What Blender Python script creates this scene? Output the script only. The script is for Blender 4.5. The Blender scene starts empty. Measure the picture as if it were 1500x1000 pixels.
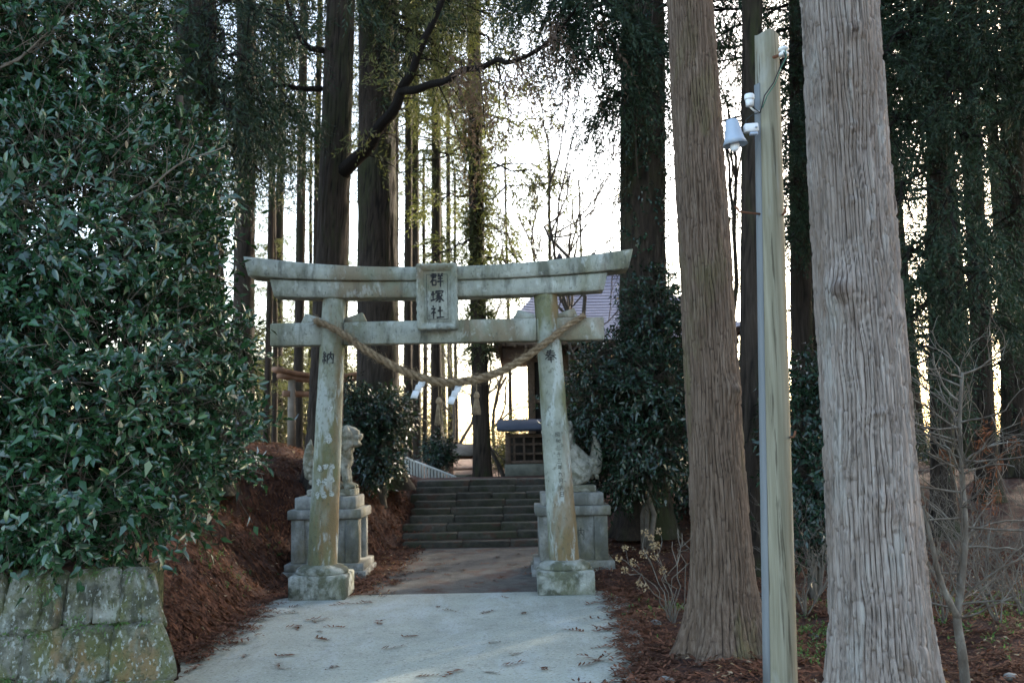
import bpy, bmesh, math
import numpy as np
from mathutils import Vector, Matrix

# ------------------------------------------------------------------ camera
SC = bpy.context.scene
COL = SC.collection
RAD = math.radians
EYE = Vector((0.0, 0.0, 1.6))
FPX = 1500 * 35.0 / 36.0
PITCH, ROLL = RAD(5.88), RAD(1.15)
_F = Vector((0, math.cos(PITCH), math.sin(PITCH)))
_R0 = Vector((1, 0, 0)); _U0 = Vector((0, -math.sin(PITCH), math.cos(PITCH)))
_R = _R0 * math.cos(ROLL) - _U0 * math.sin(ROLL)
_U = _U0 * math.cos(ROLL) + _R0 * math.sin(ROLL)
cam_d = bpy.data.cameras.new('camera'); cam = bpy.data.objects.new('camera', cam_d); COL.objects.link(cam)
cam_d.sensor_width = 36.0; cam_d.lens = 35.0; cam_d.clip_start = 0.05; cam_d.clip_end = 2000
cam.matrix_world = Matrix(((_R.x, _U.x, -_F.x, EYE.x), (_R.y, _U.y, -_F.y, EYE.y), (_R.z, _U.z, -_F.z, EYE.z), (0, 0, 0, 1)))
cam_d.dof.use_dof = True; cam_d.dof.focus_distance = 6.6; cam_d.dof.aperture_fstop = 3.8
SC.camera = cam

def P(px, py, d):
    """a measured point of the photograph put at d metres in front of the camera"""
    v = _F + _R * ((px - 750) / FPX) + _U * ((500 - py) / FPX)
    return EYE + v * (d / v.y)

# ------------------------------------------------------------------ sky, sun, exposure
SUN_AZ, SUN_EL = RAD(40), RAD(21)       # azimuth to the right of the view direction (+Y)
w = bpy.data.worlds.new('World'); SC.world = w; w.use_nodes = True
nt = w.node_tree; bg = nt.nodes['Background']
sky = nt.nodes.new('ShaderNodeTexSky'); sky.sky_type = 'NISHITA'; sky.sun_disc = False
sky.sun_elevation = SUN_EL; sky.sun_rotation = SUN_AZ
sky.air_density = 1.0; sky.dust_density = 2.4; sky.ozone_density = 0.3
nt.links.new(sky.outputs[0], bg.inputs[0]); bg.inputs[1].default_value = 0.15
sd = bpy.data.lights.new('sun', 'SUN'); sun = bpy.data.objects.new('sun', sd); COL.objects.link(sun)
sd.energy = 2.0; sd.angle = RAD(0.6); sd.color = (1.0, 0.89, 0.73)
_sv = Vector((math.sin(SUN_AZ) * math.cos(SUN_EL), math.cos(SUN_AZ) * math.cos(SUN_EL), math.sin(SUN_EL)))
sun.rotation_euler = _sv.to_track_quat('Z', 'Y').to_euler(); sun.location = (20, 30, 20)
SC.view_settings.view_transform = 'Standard'; SC.view_settings.look = 'None'
SC.view_settings.exposure = 2.62; SC.view_settings.gamma = 1.0
SC.cycles.use_denoising = True
SC.cycles.max_bounces = 5; SC.cycles.diffuse_bounces = 2; SC.cycles.glossy_bounces = 2
SC.cycles.transmission_bounces = 4; SC.cycles.transparent_max_bounces = 4
SC.cycles.sample_clamp_indirect = 6.0

# ------------------------------------------------------------------ helpers: objects
def wloc(o):
    v = Vector((0, 0, 0))
    while o is not None:
        v = v + o.location; o = o.parent
    return v

def tag(o, label=None, cat=None, group=None, kind=None):
    if label: o['label'] = label
    if cat: o['category'] = cat
    if group: o['group'] = group
    if kind: o['kind'] = kind
    return o

def thing(name, label, cat, loc, group=None):
    o = bpy.data.objects.new(name, None); COL.objects.link(o)
    o.location = loc; o.empty_display_size = 0.2
    return tag(o, label, cat, group)

class G:
    """collects vertices, quads and triangles in world coordinates"""
    def __init__(s): s.V = []; s.Q = []; s.T = []; s.n = 0; s.A = []; s.hasA = False
    def add(s, V, q=None, t=None, a=None):
        V = np.asarray(V, dtype=np.float64).reshape(-1, 3)
        if q is not None and len(q): s.Q.append(np.asarray(q, dtype=np.int64) + s.n)
        if t is not None and len(t): s.T.append(np.asarray(t, dtype=np.int64) + s.n)
        s.V.append(V); s.n += len(V)
        if a is None: s.A.append(np.zeros(len(V)))
        else: s.A.append(np.asarray(a, dtype=np.float64)); s.hasA = True
        return s
    def box(s, c, size, rz=0.0, bev=0.0, M=None):
        hx, hy, hz = size[0] / 2, size[1] / 2, size[2] / 2
        b = min(bev, hx * .9, hy * .9, hz * .9)
        H = (hx, hy, hz)
        if b <= 0:
            V = [(x * hx, y * hy, z * hz) for x in (-1, 1) for y in (-1, 1) for z in (-1, 1)]
            q = [(0, 1, 3, 2), (4, 6, 7, 5), (0, 4, 5, 1), (2, 3, 7, 6), (0, 2, 6, 4), (1, 5, 7, 3)]; t = []
        else:
            V = []; idx = {}
            for sx in (-1, 1):
                for sy in (-1, 1):
                    for sz in (-1, 1):
                        S = (sx, sy, sz)
                        for k in range(3):
                            idx[(S, k)] = len(V)
                            V.append([S[j] * (H[j] if j == k else H[j] - b) for j in range(3)])
            q = []; t = []
            for k in range(3):
                i, j = [a for a in range(3) if a != k]
                for sg in (-1, 1):
                    ring = []
                    for (a, c2) in ((-1, -1), (1, -1), (1, 1), (-1, 1)):
                        S = [0, 0, 0]; S[k] = sg; S[i] = a; S[j] = c2
                        ring.append(idx[(tuple(S), k)])
                    q.append(ring)
                for a in (-1, 1):
                    for c2 in (-1, 1):
                        S0 = [0, 0, 0]; S1 = [0, 0, 0]
                        S0[k] = -1; S1[k] = 1; S0[i] = S1[i] = a; S0[j] = S1[j] = c2
                        q.append([idx[(tuple(S0), i)], idx[(tuple(S1), i)], idx[(tuple(S1), j)], idx[(tuple(S0), j)]])
            for sx in (-1, 1):
                for sy in (-1, 1):
                    for sz in (-1, 1):
                        t.append([idx[((sx, sy, sz), k)] for k in range(3)])
        V = np.array(V, dtype=float)
        if rz:
            cz, sz_ = math.cos(rz), math.sin(rz)
            V = V @ np.array([[cz, sz_, 0], [-sz_, cz, 0], [0, 0, 1]])
        if M is not None: V = V @ np.array(M.to_3x3()).T
        return s.add(V + np.array(c), q, t)
    def tube(s, pts, rad, seg=8, caps=True, a=None, squash=None):
        pts = np.asarray([tuple(p) for p in pts], dtype=float); n = len(pts)
        rad = np.broadcast_to(np.asarray(rad, dtype=float), (n,))
        T = np.gradient(pts, axis=0) if n > 2 else np.repeat([pts[-1] - pts[0]], n, axis=0)
        T /= np.linalg.norm(T, axis=1)[:, None] + 1e-12
        ref = np.array([0, 0, 1.0]) if abs(T[0][2]) < .9 else np.array([1.0, 0, 0])
        u = np.cross(ref, T[0]); u /= np.linalg.norm(u)
        th = np.arange(seg) * 2 * np.pi / seg; V = np.empty((n, seg, 3))
        for i in range(n):
            u = u - T[i] * np.dot(u, T[i]); u /= np.linalg.norm(u) + 1e-12
            v = np.cross(T[i], u)
            V[i] = pts[i] + rad[i] * (np.cos(th)[:, None] * u + np.sin(th)[:, None] * v)
        V = V.reshape(-1, 3)
        q = []
        i, j = np.meshgrid(np.arange(n - 1), np.arange(seg), indexing='ij')
        j2 = (j + 1) % seg
        q = np.stack([i * seg + j, i * seg + j2, (i + 1) * seg + j2, (i + 1) * seg + j], -1).reshape(-1, 4)
        t = []
        if caps:
            V = np.vstack([V, pts[0], pts[-1]]); c0, c1 = n * seg, n * seg + 1
            t = [(c0, (k + 1) % seg, k) for k in range(seg)] + [(c1, (n - 1) * seg + k, (n - 1) * seg + (k + 1) % seg) for k in range(seg)]
        return s.add(V, q, t, None if a is None else np.full(len(V), a))
    def lathe(s, prof, c, seg=20):
        """prof: (radius, z) list, open ends closed by fans"""
        n = len(prof); th = np.arange(seg) * 2 * np.pi / seg
        V = np.array([(r * math.cos(a) + c[0], r * math.sin(a) + c[1], z + c[2]) for r, z in prof for a in th])
        q = [(i * seg + j, i * seg + (j + 1) % seg, (i + 1) * seg + (j + 1) % seg, (i + 1) * seg + j) for i in range(n - 1) for j in range(seg)]
        V = np.vstack([V, (c[0], c[1], prof[0][1] + c[2]), (c[0], c[1], prof[-1][1] + c[2])])
        t = [(n * seg, (k + 1) % seg, k) for k in range(seg)] + [(n * seg + 1, (n - 1) * seg + k, (n - 1) * seg + (k + 1) % seg) for k in range(seg)]
        return s.add(V, q, t)
    def sections(s, secs):
        """closed loops with the same number of points, skinned and capped"""
        k = len(secs[0]); n = len(secs); V = np.array([tuple(p) for L in secs for p in L], dtype=float)
        q = [(i * k + j, i * k + (j + 1) % k, (i + 1) * k + (j + 1) % k, (i + 1) * k + j) for i in range(n - 1) for j in range(k)]
        c0 = V[:k].mean(0); c1 = V[-k:].mean(0); V = np.vstack([V, c0, c1]); m = n * k
        t = [(m, (j + 1) % k, j) for j in range(k)] + [(m + 1, (n - 1) * k + j, (n - 1) * k + (j + 1) % k) for j in range(k)]
        return s.add(V, q, t)
    def ell(s, c, r, M=None, nu=12, nv=8):
        V = []; q = []; t = []
        for i in range(1, nv):
            ph = math.pi * i / nv
            for j in range(nu):
                th = 2 * math.pi * j / nu
                V.append((r[0] * math.sin(ph) * math.cos(th), r[1] * math.sin(ph) * math.sin(th), r[2] * math.cos(ph)))
        m = len(V); V += [(0, 0, r[2]), (0, 0, -r[2])]
        for i in range(nv - 2):
            for j in range(nu): q.append((i * nu + j, (i + 1) * nu + j, (i + 1) * nu + (j + 1) % nu, i * nu + (j + 1) % nu))
        for j in range(nu):
            t.append((m, j, (j + 1) % nu)); t.append((m + 1, (nv - 2) * nu + (j + 1) % nu, (nv - 2) * nu + j))
        V = np.array(V)
        if M is not None: V = V @ np.array(M.to_3x3()).T
        return s.add(V + np.array(c), q, t)

def mesh_of(name, g, off=(0, 0, 0), smooth=False, face_attr=None, fix=True):
    V = np.vstack(g.V) - np.array(off); me = bpy.data.meshes.new(name)
    Q = np.vstack(g.Q) if g.Q else np.zeros((0, 4), int); T = np.vstack(g.T) if g.T else np.zeros((0, 3), int)
    nq, ntr = len(Q), len(T)
    me.vertices.add(len(V)); me.vertices.foreach_set('co', V.astype(np.float32).ravel())
    li = np.concatenate([Q.ravel(), T.ravel()]).astype(np.int32)
    me.loops.add(len(li)); me.loops.foreach_set('vertex_index', li)
    me.polygons.add(nq + ntr)
    ls = np.concatenate([np.arange(nq) * 4, nq * 4 + np.arange(ntr) * 3]).astype(np.int32)
    me.polygons.foreach_set('loop_start', ls)
    if smooth: me.polygons.foreach_set('use_smooth', np.ones(nq + ntr, bool))
    me.update(calc_edges=True)
    if g.hasA:
        at = me.attributes.new('rnd', 'FLOAT', 'POINT'); at.data.foreach_set('value', np.concatenate(g.A).astype(np.float32))
    if fix and nq + ntr < 30000:
        bm = bmesh.new(); bm.from_mesh(me); bmesh.ops.recalc_face_normals(bm, faces=bm.faces[:]); bm.to_mesh(me); bm.free()
    return me

def mk(name, g, mat, parent=None, smooth=False, fix=True, label=None, cat=None, group=None, kind=None):
    off = wloc(parent) if parent is not None else (0, 0, 0)
    me = mesh_of(name, g, off, smooth, fix=fix); me.materials.append(mat)
    o = bpy.data.objects.new(name, me); COL.objects.link(o)
    if parent is not None: o.parent = parent
    return tag(o, label, cat, group, kind)

def mk_top(name, g, mat, base, label, cat, group=None, kind=None, smooth=False, fix=True):
    """a thing that is one mesh, its origin at its base"""
    me = mesh_of(name, g, base, smooth, fix=fix); me.materials.append(mat)
    o = bpy.data.objects.new(name, me); COL.objects.link(o); o.location = base
    return tag(o, label, cat, group, kind)

def copy_tree(o, parent=None):
    c = o.copy(); COL.objects.link(c); c.parent = parent
    for ch in o.children: copy_tree(ch, c)
    return c

# ------------------------------------------------------------------ helpers: materials
def _noise(n, coord, scale, detail=5, stretch=(1, 1, 1), dist=0.0):
    mp = n.nodes.new('ShaderNodeMapping'); mp.inputs['Scale'].default_value = stretch
    n.links.new(coord, mp.inputs['Vector'])
    t = n.nodes.new('ShaderNodeTexNoise'); t.inputs['Scale'].default_value = scale
    t.inputs['Detail'].default_value = detail; t.inputs['Roughness'].default_value = .62
    t.inputs['Distortion'].default_value = dist
    n.links.new(mp.outputs[0], t.inputs['Vector']); return t.outputs['Fac']

def _ramp(n, fac, stops):
    r = n.nodes.new('ShaderNodeValToRGB'); cr = r.color_ramp
    while len(cr.elements) < len(stops): cr.elements.new(0.5)
    for e, (p, c) in zip(cr.elements, stops):
        e.position = p; e.color = (c[0], c[1], c[2], 1) if not isinstance(c, (int, float)) else (c, c, c, 1)
    n.links.new(fac, r.inputs[0]); return r.outputs[0]

def _mix(n, fac, a, b, mode='MIX'):
    m = n.nodes.new('ShaderNodeMix'); m.data_type = 'RGBA'; m.blend_type = mode
    if isinstance(fac, (int, float)): m.inputs[0].default_value = fac
    else: n.links.new(fac, m.inputs[0])
    for s, v in ((6, a), (7, b)):
        if isinstance(v, tuple): m.inputs[s].default_value = (v[0], v[1], v[2], 1)
        else: n.links.new(v, m.inputs[s])
    return m.outputs[2]

def surf(name, stops, scale=4, detail=6, stretch=(1, 1, 1), overlays=(), rough=.9, spec=.3, bump=.3, bscale=None, bstretch=None, bdist=.02, rand=0.0, attr=None, metal=0.0):
    m = bpy.data.materials.new(name); m.use_nodes = True; n = m.node_tree; b = n.nodes['Principled BSDF']
    tc = n.nodes.new('ShaderNodeTexCoord').outputs['Object']
    col = _ramp(n, _noise(n, tc, scale, detail, stretch), stops)
    for ov in overlays:
        c, sc, lo, hi = ov[:4]; st = ov[4] if len(ov) > 4 else (1, 1, 1); amt = ov[5] if len(ov) > 5 else 1.0
        mask = _ramp(n, _noise(n, tc, sc, 6, st, .3), [(lo, 0.0), (hi, amt)])
        col = _mix(n, mask, col, c)
    if attr:      # a second colour where the stored value is low (fresh bark in the fissures)
        at = n.nodes.new('ShaderNodeAttribute'); at.attribute_name = 'rnd'
        col = _mix(n, _ramp(n, at.outputs['Fac'], [(attr[1], 1.0), (attr[2], 0.0)]), col, attr[0])
    if rand:
        oi = n.nodes.new('ShaderNodeObjectInfo')
        col = _mix(n, 1.0, col, _ramp(n, oi.outputs['Random'], [(0, 1 - rand), (1, 1.0)]), 'MULTIPLY')
    n.links.new(col, b.inputs['Base Color'])
    b.inputs['Roughness'].default_value = rough; b.inputs['Specular IOR Level'].default_value = spec; b.inputs['Metallic'].default_value = metal
    if bump:
        bp = n.nodes.new('ShaderNodeBump'); bp.inputs['Strength'].default_value = bump; bp.inputs['Distance'].default_value = bdist
        n.links.new(_noise(n, tc, bscale or scale * 6, 6, bstretch or stretch), bp.inputs['Height'])
        n.links.new(bp.outputs[0], b.inputs['Normal'])
    return m

def leafmat(name, c1, c2, rough=.45, spec=.5, trans=.25, tcol=None):
    m = bpy.data.materials.new(name); m.use_nodes = True; n = m.node_tree; b = n.nodes['Principled BSDF']
    at = n.nodes.new('ShaderNodeAttribute'); at.attribute_name = 'rnd'
    col = _mix(n, at.outputs['Fac'], c1, c2)
    n.links.new(col, b.inputs['Base Color']); b.inputs['Roughness'].default_value = rough; b.inputs['Specular IOR Level'].default_value = spec
    if trans:
        t = n.nodes.new('ShaderNodeBsdfTranslucent')
        n.links.new(_mix(n, .6, col, tcol or (c2[0] * 2.2, c2[1] * 2.2, c2[2] * 1.2)), t.inputs[0])
        mx = n.nodes.new('ShaderNodeMixShader'); mx.inputs[0].default_value = trans
        n.links.new(b.outputs[0], mx.inputs[1]); n.links.new(t.outputs[0], mx.inputs[2])
        n.links.new(mx.outputs[0], n.nodes['Material Output'].inputs['Surface'])
    return m

MAT = {}
MAT['litter'] = surf('litter_soil', [(.25, (.022, .013, .010)), (.5, (.075, .036, .025)), (.72, (.13, .062, .042))], 7, 8, overlays=[((.05, .075, .022), 1.6, .62, .78, (1, 1, 1), .7)], bump=.9, bscale=40, bdist=.04)
MAT['concrete'] = surf('pale_concrete', [(.25, (.285, .297, .24)), (.5, (.335, .347, .282)), (.72, (.38, .392, .32))], 2.2, 10,
                       overlays=[((.20, .215, .18), .8, .50, .66, (1, 1, 1), .4), ((.15, .135, .11), 7, .58, .68, (1, 1, 1), .45), ((.45, .475, .45), .9, .50, .64, (2.4, .7, 1), .5), ((.13, .12, .10), 38, .555, .63, (1, 1, 1), .6), ((.50, .52, .50), 48, .56, .63, (1, 1, 1), .5)], rough=.95, bump=.5, bscale=110, bdist=.008)
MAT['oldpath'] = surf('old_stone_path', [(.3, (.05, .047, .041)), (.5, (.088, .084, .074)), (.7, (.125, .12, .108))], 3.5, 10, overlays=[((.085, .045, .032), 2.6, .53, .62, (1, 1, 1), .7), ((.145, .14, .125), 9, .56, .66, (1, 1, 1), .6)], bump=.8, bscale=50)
MAT['granite'] = surf('weathered_gate_stone', [(.3, (.225, .235, .20)), (.5, (.325, .338, .29)), (.68, (.43, .443, .385))], 4, 10,
                      overlays=[((.165, .165, .10), 1.8, .46, .58, (1, 1, .55), .75), ((.075, .078, .06), 3.0, .51, .64, (2.4, 2.4, .5), .7), ((.24, .165, .105), 1.6, .54, .64, (1, 1, .6), .5), ((.48, .50, .46), 11.0, .57, .64, (1, 1, .6), .45), ((.07, .075, .06), 30, .58, .66, (1, 1, .6), .55)], rough=.95, bump=.7, bscale=45, bdist=.012)
MAT['pillar'] = surf('mossy_pillar_stone', [(.3, (.20, .215, .18)), (.5, (.29, .305, .25)), (.7, (.38, .395, .345))], 4, 10,
                     overlays=[((.135, .135, .055), 1.5, .45, .57, (1.4, 1.4, .6), .85), ((.20, .125, .06), 1.3, .52, .62, (1.8, 1.8, .45), .75), ((.46, .50, .475), 4.5, .56, .62, (1.5, 1.5, .4), .6), ((.09, .09, .06), 26, .56, .65, (1, 1, .7), .6)], rough=.95, bump=.7, bscale=45, bdist=.012)
MAT['baseblock'] = surf('mossy_base_stone', [(.3, (.21, .215, .18)), (.5, (.32, .33, .285)), (.7, (.46, .475, .43))], 7, 10, overlays=[((.055, .058, .036), 5.0, .46, .56, (1, 1, .8), .85), ((.14, .14, .07), 2.0, .53, .62, (1, 1, .7), .5)], rough=.95, bump=.8, bscale=40)
MAT['pedestal'] = surf('pedestal_granite', [(.3, (.17, .172, .155)), (.5, (.25, .252, .23)), (.7, (.33, .332, .305))], 11, 10, overlays=[((.16, .145, .075), 2.0, .49, .61, (1, 1, .6), .7), ((.085, .085, .068), 2.6, .5, .62, (1.3, 1.3, .4), .7), ((.08, .08, .065), 40, .57, .66, (1, 1, 1), .5)], bump=.6, bscale=70, bdist=.008)
MAT['statue'] = surf('lion_stone', [(.3, (.20, .195, .155)), (.5, (.33, .32, .265)), (.7, (.45, .435, .37))], 9, 10, overlays=[((.11, .105, .06), 6, .48, .58, (1, 1, 1), .75), ((.07, .07, .05), 22, .55, .64, (1, 1, 1), .6)], bump=.9, bscale=45, bdist=.02)
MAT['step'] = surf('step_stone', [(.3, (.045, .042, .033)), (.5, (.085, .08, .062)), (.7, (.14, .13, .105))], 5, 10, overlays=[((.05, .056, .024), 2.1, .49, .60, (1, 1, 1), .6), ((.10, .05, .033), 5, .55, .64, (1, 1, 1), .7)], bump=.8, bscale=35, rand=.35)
MAT['wallstone'] = surf('wall_stone', [(.3, (.085, .085, .062)), (.45, (.15, .148, .115)), (.58, (.215, .21, .17)), (.72, (.29, .285, .245))], 5, 12,
                        overlays=[((.105, .108, .036), 2.6, .45, .55, (1, 1, .6), .9), ((.21, .135, .065), 3.2, .545, .62, (1.3, 1.3, .5), .75), ((.045, .045, .032), 6, .50, .60, (1, 1, .7), .8), ((.40, .42, .38), 38, .57, .62, (1, 1, .55), .75), ((.33, .35, .31), 5, .55, .62, (1.2, 1.2, .6), .5), ((.055, .06, .025), 34, .54, .62, (1, 1, 1), .7)], bump=1.0, bscale=28, bdist=.04, rand=.15)
MAT['mossjoint'] = surf('mossy_joint', [(.3, (.03, .032, .013)), (.5, (.075, .08, .027)), (.7, (.13, .13, .05))], 18, 10, bump=1, bscale=50, bdist=.04)
MAT['donormark'] = surf('pale_donor_mark', [(.3, (.36, .38, .34)), (.7, (.47, .49, .45))], 60, 8, overlays=[((.13, .135, .10), 55, .50, .58, (1, 1, 1), .8)], bump=.5, bscale=80)
MAT['ink'] = surf('black_ink', [(.3, (.02, .02, .022)), (.8, (.05, .05, .05))], 30, bump=0, rough=.9)
MAT['carve'] = surf('carved_ink', [(.3, (.05, .05, .042)), (.8, (.10, .10, .085))], 30, bump=0, rough=.9)
MAT['rope'] = surf('straw_rope', [(.3, (.13, .088, .05)), (.5, (.25, .178, .105)), (.7, (.35, .26, .165))], 30, 6, overlays=[((.11, .075, .045), 8, .58, .72)], bump=.9, bscale=140, bdist=.01)
MAT['paper'] = surf('white_paper', [(.3, (.62, .63, .65)), (.8, (.70, .71, .72))], 10, bump=0)
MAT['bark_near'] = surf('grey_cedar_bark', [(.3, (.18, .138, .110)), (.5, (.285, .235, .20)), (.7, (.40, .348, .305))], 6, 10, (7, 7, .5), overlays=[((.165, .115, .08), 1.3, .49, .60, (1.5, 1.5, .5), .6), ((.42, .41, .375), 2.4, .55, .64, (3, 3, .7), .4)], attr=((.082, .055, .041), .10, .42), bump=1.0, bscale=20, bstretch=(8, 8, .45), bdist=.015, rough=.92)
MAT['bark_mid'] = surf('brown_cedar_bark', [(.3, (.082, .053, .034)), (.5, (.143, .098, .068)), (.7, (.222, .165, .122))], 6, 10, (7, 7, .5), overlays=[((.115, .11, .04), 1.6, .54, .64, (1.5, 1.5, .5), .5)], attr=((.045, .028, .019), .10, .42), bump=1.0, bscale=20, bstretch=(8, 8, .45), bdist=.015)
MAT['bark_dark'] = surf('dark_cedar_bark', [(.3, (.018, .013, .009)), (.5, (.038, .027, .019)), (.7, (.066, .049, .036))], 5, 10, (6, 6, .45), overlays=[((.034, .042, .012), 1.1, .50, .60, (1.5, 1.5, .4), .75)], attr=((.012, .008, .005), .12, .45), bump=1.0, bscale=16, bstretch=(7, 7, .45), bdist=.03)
MAT['twig'] = surf('grey_twig', [(.3, (.09, .075, .058)), (.7, (.17, .145, .115))], 12, bump=0)
MAT['sapling'] = surf('sapling_bark', [(.3, (.075, .06, .045)), (.5, (.125, .105, .082)), (.72, (.24, .225, .19))], 12, 8, (1, 1, .5), bump=.4, bscale=50)
MAT['darktwig'] = surf('dark_twig', [(.3, (.045, .036, .028)), (.7, (.085, .068, .052))], 12, bump=0)
MAT['pole'] = surf('weathered_pole_wood', [(.3, (.165, .148, .098)), (.5, (.236, .214, .150)), (.7, (.306, .282, .206))], 4, 10, (9, 9, .3), overlays=[((.125, .125, .075), .8, .52, .62, (3, 3, .6), .5), ((.34, .345, .32), 1.2, .53, .6, (2, 2, .5), .5), ((.07, .058, .038), 4.5, .585, .63, (6, 6, .2), .8)], bump=.5, bscale=14, bstretch=(10, 10, .3), bdist=.006, rough=.85)
MAT['polegrey'] = surf('grey_pole_face', [(.3, (.145, .155, .158)), (.7, (.205, .215, .218))], 3, 8, (9, 9, .4), bump=.3, bscale=14, bstretch=(10, 10, .3), bdist=.004)
MAT['shade'] = surf('grey_enamel', [(.3, (.30, .36, .44)), (.7, (.38, .44, .52))], 6, rough=.45, spec=.5, bump=.05, overlays=[((.16, .15, .14), 16, .66, .74, (1, 1, .5), .6)])
MAT['white'] = surf('white_plastic', [(.3, (.70, .70, .70)), (.7, (.80, .80, .79))], 5, rough=.5, bump=0, overlays=[((.4, .36, .3), 9, .64, .75, (1, 1, .4), .5)])
MAT['bulb'] = surf('frosted_bulb', [(.3, (.78, .80, .84)), (.7, (.84, .86, .9))], 5, rough=.25, bump=0)
MAT['rust'] = surf('rusty_iron', [(.3, (.13, .055, .03)), (.7, (.22, .10, .055))], 20, bump=.3)
MAT['cable'] = surf('black_cable', [(.3, (.02, .022, .022)), (.7, (.03, .034, .032))], 5, bump=0, rough=.6)
MAT['greencable'] = surf('green_cable', [(.3, (.02, .11, .075)), (.7, (.03, .15, .10))], 5, bump=0, rough=.6)
MAT['wood'] = surf('old_shrine_wood', [(.25, (.055, .036, .025)), (.5, (.10, .068, .047)), (.8, (.16, .115, .083))], 4, 8, (4, 4, 4), bump=.4)
MAT['palewood'] = surf('grey_shrine_wood', [(.25, (.13, .105, .08)), (.5, (.20, .165, .13)), (.8, (.28, .235, .19))], 5, 8, bump=.4)
MAT['redwood'] = surf('reddish_gate_wood', [(.25, (.15, .075, .045)), (.5, (.24, .135, .085)), (.8, (.33, .20, .135))], 6, 8, bump=.4)
MAT['interior'] = surf('dark_boards', [(.3, (.018, .014, .011)), (.7, (.034, .027, .02))], 5, bump=.2)
MAT['roof'] = surf('lavender_roof_metal', [(.25, (.36, .33, .41)), (.5, (.43, .395, .475)), (.8, (.49, .46, .53))], 1.3, 6, overlays=[((.26, .23, .30), 3, .58, .75, (.4, 2, 2), .6)], rough=.5, spec=.5, bump=.1)
MAT['slate'] = surf('dark_blue_roof', [(.3, (.03, .035, .05)), (.7, (.055, .062, .085))], 4, rough=.6, bump=.2)
MAT['fence'] = surf('pale_metal', [(.3, (.36, .35, .30)), (.7, (.47, .45, .40))], 7, rough=.5, bump=0)
MAT['stonefoot'] = surf('mossy_foundation', [(.3, (.10, .10, .075)), (.7, (.19, .185, .145))], 7, bump=.5)
MAT['camellia'] = leafmat('glossy_camellia_leaf', (.010, .036, .016), (.036, .094, .034), .22, .75, .08)
MAT['camellia_young'] = leafmat('young_camellia_leaf', (.04, .10, .035), (.08, .16, .045), .33, .55, .16)
MAT['evergreen'] = leafmat('dark_evergreen_leaf', (.010, .025, .015), (.024, .052, .024), .26, .55, .14)
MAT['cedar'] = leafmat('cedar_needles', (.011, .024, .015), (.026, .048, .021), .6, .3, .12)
MAT['cedarback'] = leafmat('sunlit_cedar_needles', (.045, .062, .028), (.095, .105, .045), .6, .3, .36)  # paler, yellower copy of the cedar needles, sunlight put into its colour
MAT['deadneedle'] = leafmat('dead_cedar_needles', (.030, .015, .010), (.19, .082, .047), .85, .15, .12)
MAT['hangdead'] = leafmat('hanging_dead_sprays', (.085, .058, .045), (.15, .105, .08), .85, .15, .2)
MAT['dryleaf'] = leafmat('dry_leaf', (.22, .15, .085), (.38, .29, .19), .8, .2, .2)
MAT['weed'] = leafmat('low_green_weed', (.045, .10, .03), (.10, .18, .05), .6, .3, .25)
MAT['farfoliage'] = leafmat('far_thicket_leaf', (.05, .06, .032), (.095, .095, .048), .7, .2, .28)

# ------------------------------------------------------------------ helpers: noise, terrain
def ss(a, b, x):
    t = np.clip((np.asarray(x, float) - a) / (b - a), 0, 1); return t * t * (3 - 2 * t)

def vnoise(u, v, nu, nv, seed):
    """value noise, periodic in u over nu cells"""
    L = np.random.default_rng(seed).random((nu, nv + 2))
    u = np.mod(u, nu); v = np.clip(v, 0, nv - 1e-6)
    i = np.floor(u).astype(int); j = np.floor(v).astype(int); fu = u - i; fv = v - j
    fu = fu * fu * (3 - 2 * fu); fv = fv * fv * (3 - 2 * fv); i2 = (i + 1) % nu; i = i % nu
    return (L[i, j] * (1 - fu) + L[i2, j] * fu) * (1 - fv) + (L[i, j + 1] * (1 - fu) + L[i2, j + 1] * fu) * fv

def xl_f(y): return np.interp(y, [4, 6.75, 7.75, 9, 10.46, 12.7, 13.8, 15, 18, 30], [-2.3, -2.3, -2.63, -2.58, -2.75, -2.8, -2.05, -1.72, -1.72, -2.6])
def xr_f(y): return np.interp(y, [-12, 4, 6.67, 7.8, 9, 10.2, 10.9, 12, 16], [.9, .72, .75, .95, 1.04, 1.12, 1.15, .6, .9])

def ground(x, y):
    x = np.asarray(x, float); y = np.asarray(y, float)
    hp = np.interp(y, [-50, 11, 14.7, 17.75, 19, 1e5], [0, 0, .10, .90, 1.0, 1.0])
    hr = ss(11.0, 17.2, y) * 1.0
    xr = xr_f(y); xl = xl_f(y)
    z = hp + (hr - hp) * ss(0.0, 1.0, x - xr)
    rise = np.clip(xl - x, 0, None); top = np.interp(y, [17, 24], [1.72, 1.1]); k = np.interp(y, [9, 14], [.55, 1.0])
    bank = hp + np.clip(top - hp, 0, None) * (1 - np.exp(-rise * k))
    bank = hp + (bank - hp) * ss(6.9, 8.6, y)
    z = np.where(x < xl, bank, z)
    terr = .80 * ss(6.62, 6.80, y) * ss(0, 1, (-2.46 - .44 * (y - 6.6) - x) / (.16 + .8 * ss(6.9, 8.0, y))) * (1 - ss(8.2, 9.8, y))
    z = np.maximum(z, terr)
    off = np.clip(np.maximum(xl - x, x - xr), 0, None)
    bump = (vnoise(x * 1.3 + 400, y * 1.3 + 400, 997, 2400, 1) - .5) * .16 + (vnoise(x * 4 + 400, y * 4 + 400, 997, 2400, 2) - .5) * .06
    z = z + bump * ss(0.0, .5, off)
    z = z - .45 * np.exp(-((x + 2.2) ** 2 / 18 + (y - 25) ** 2 / 22)) * ss(18.8, 20.5, y)
    return z
def gz(x, y): return float(ground(x, y))

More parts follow.
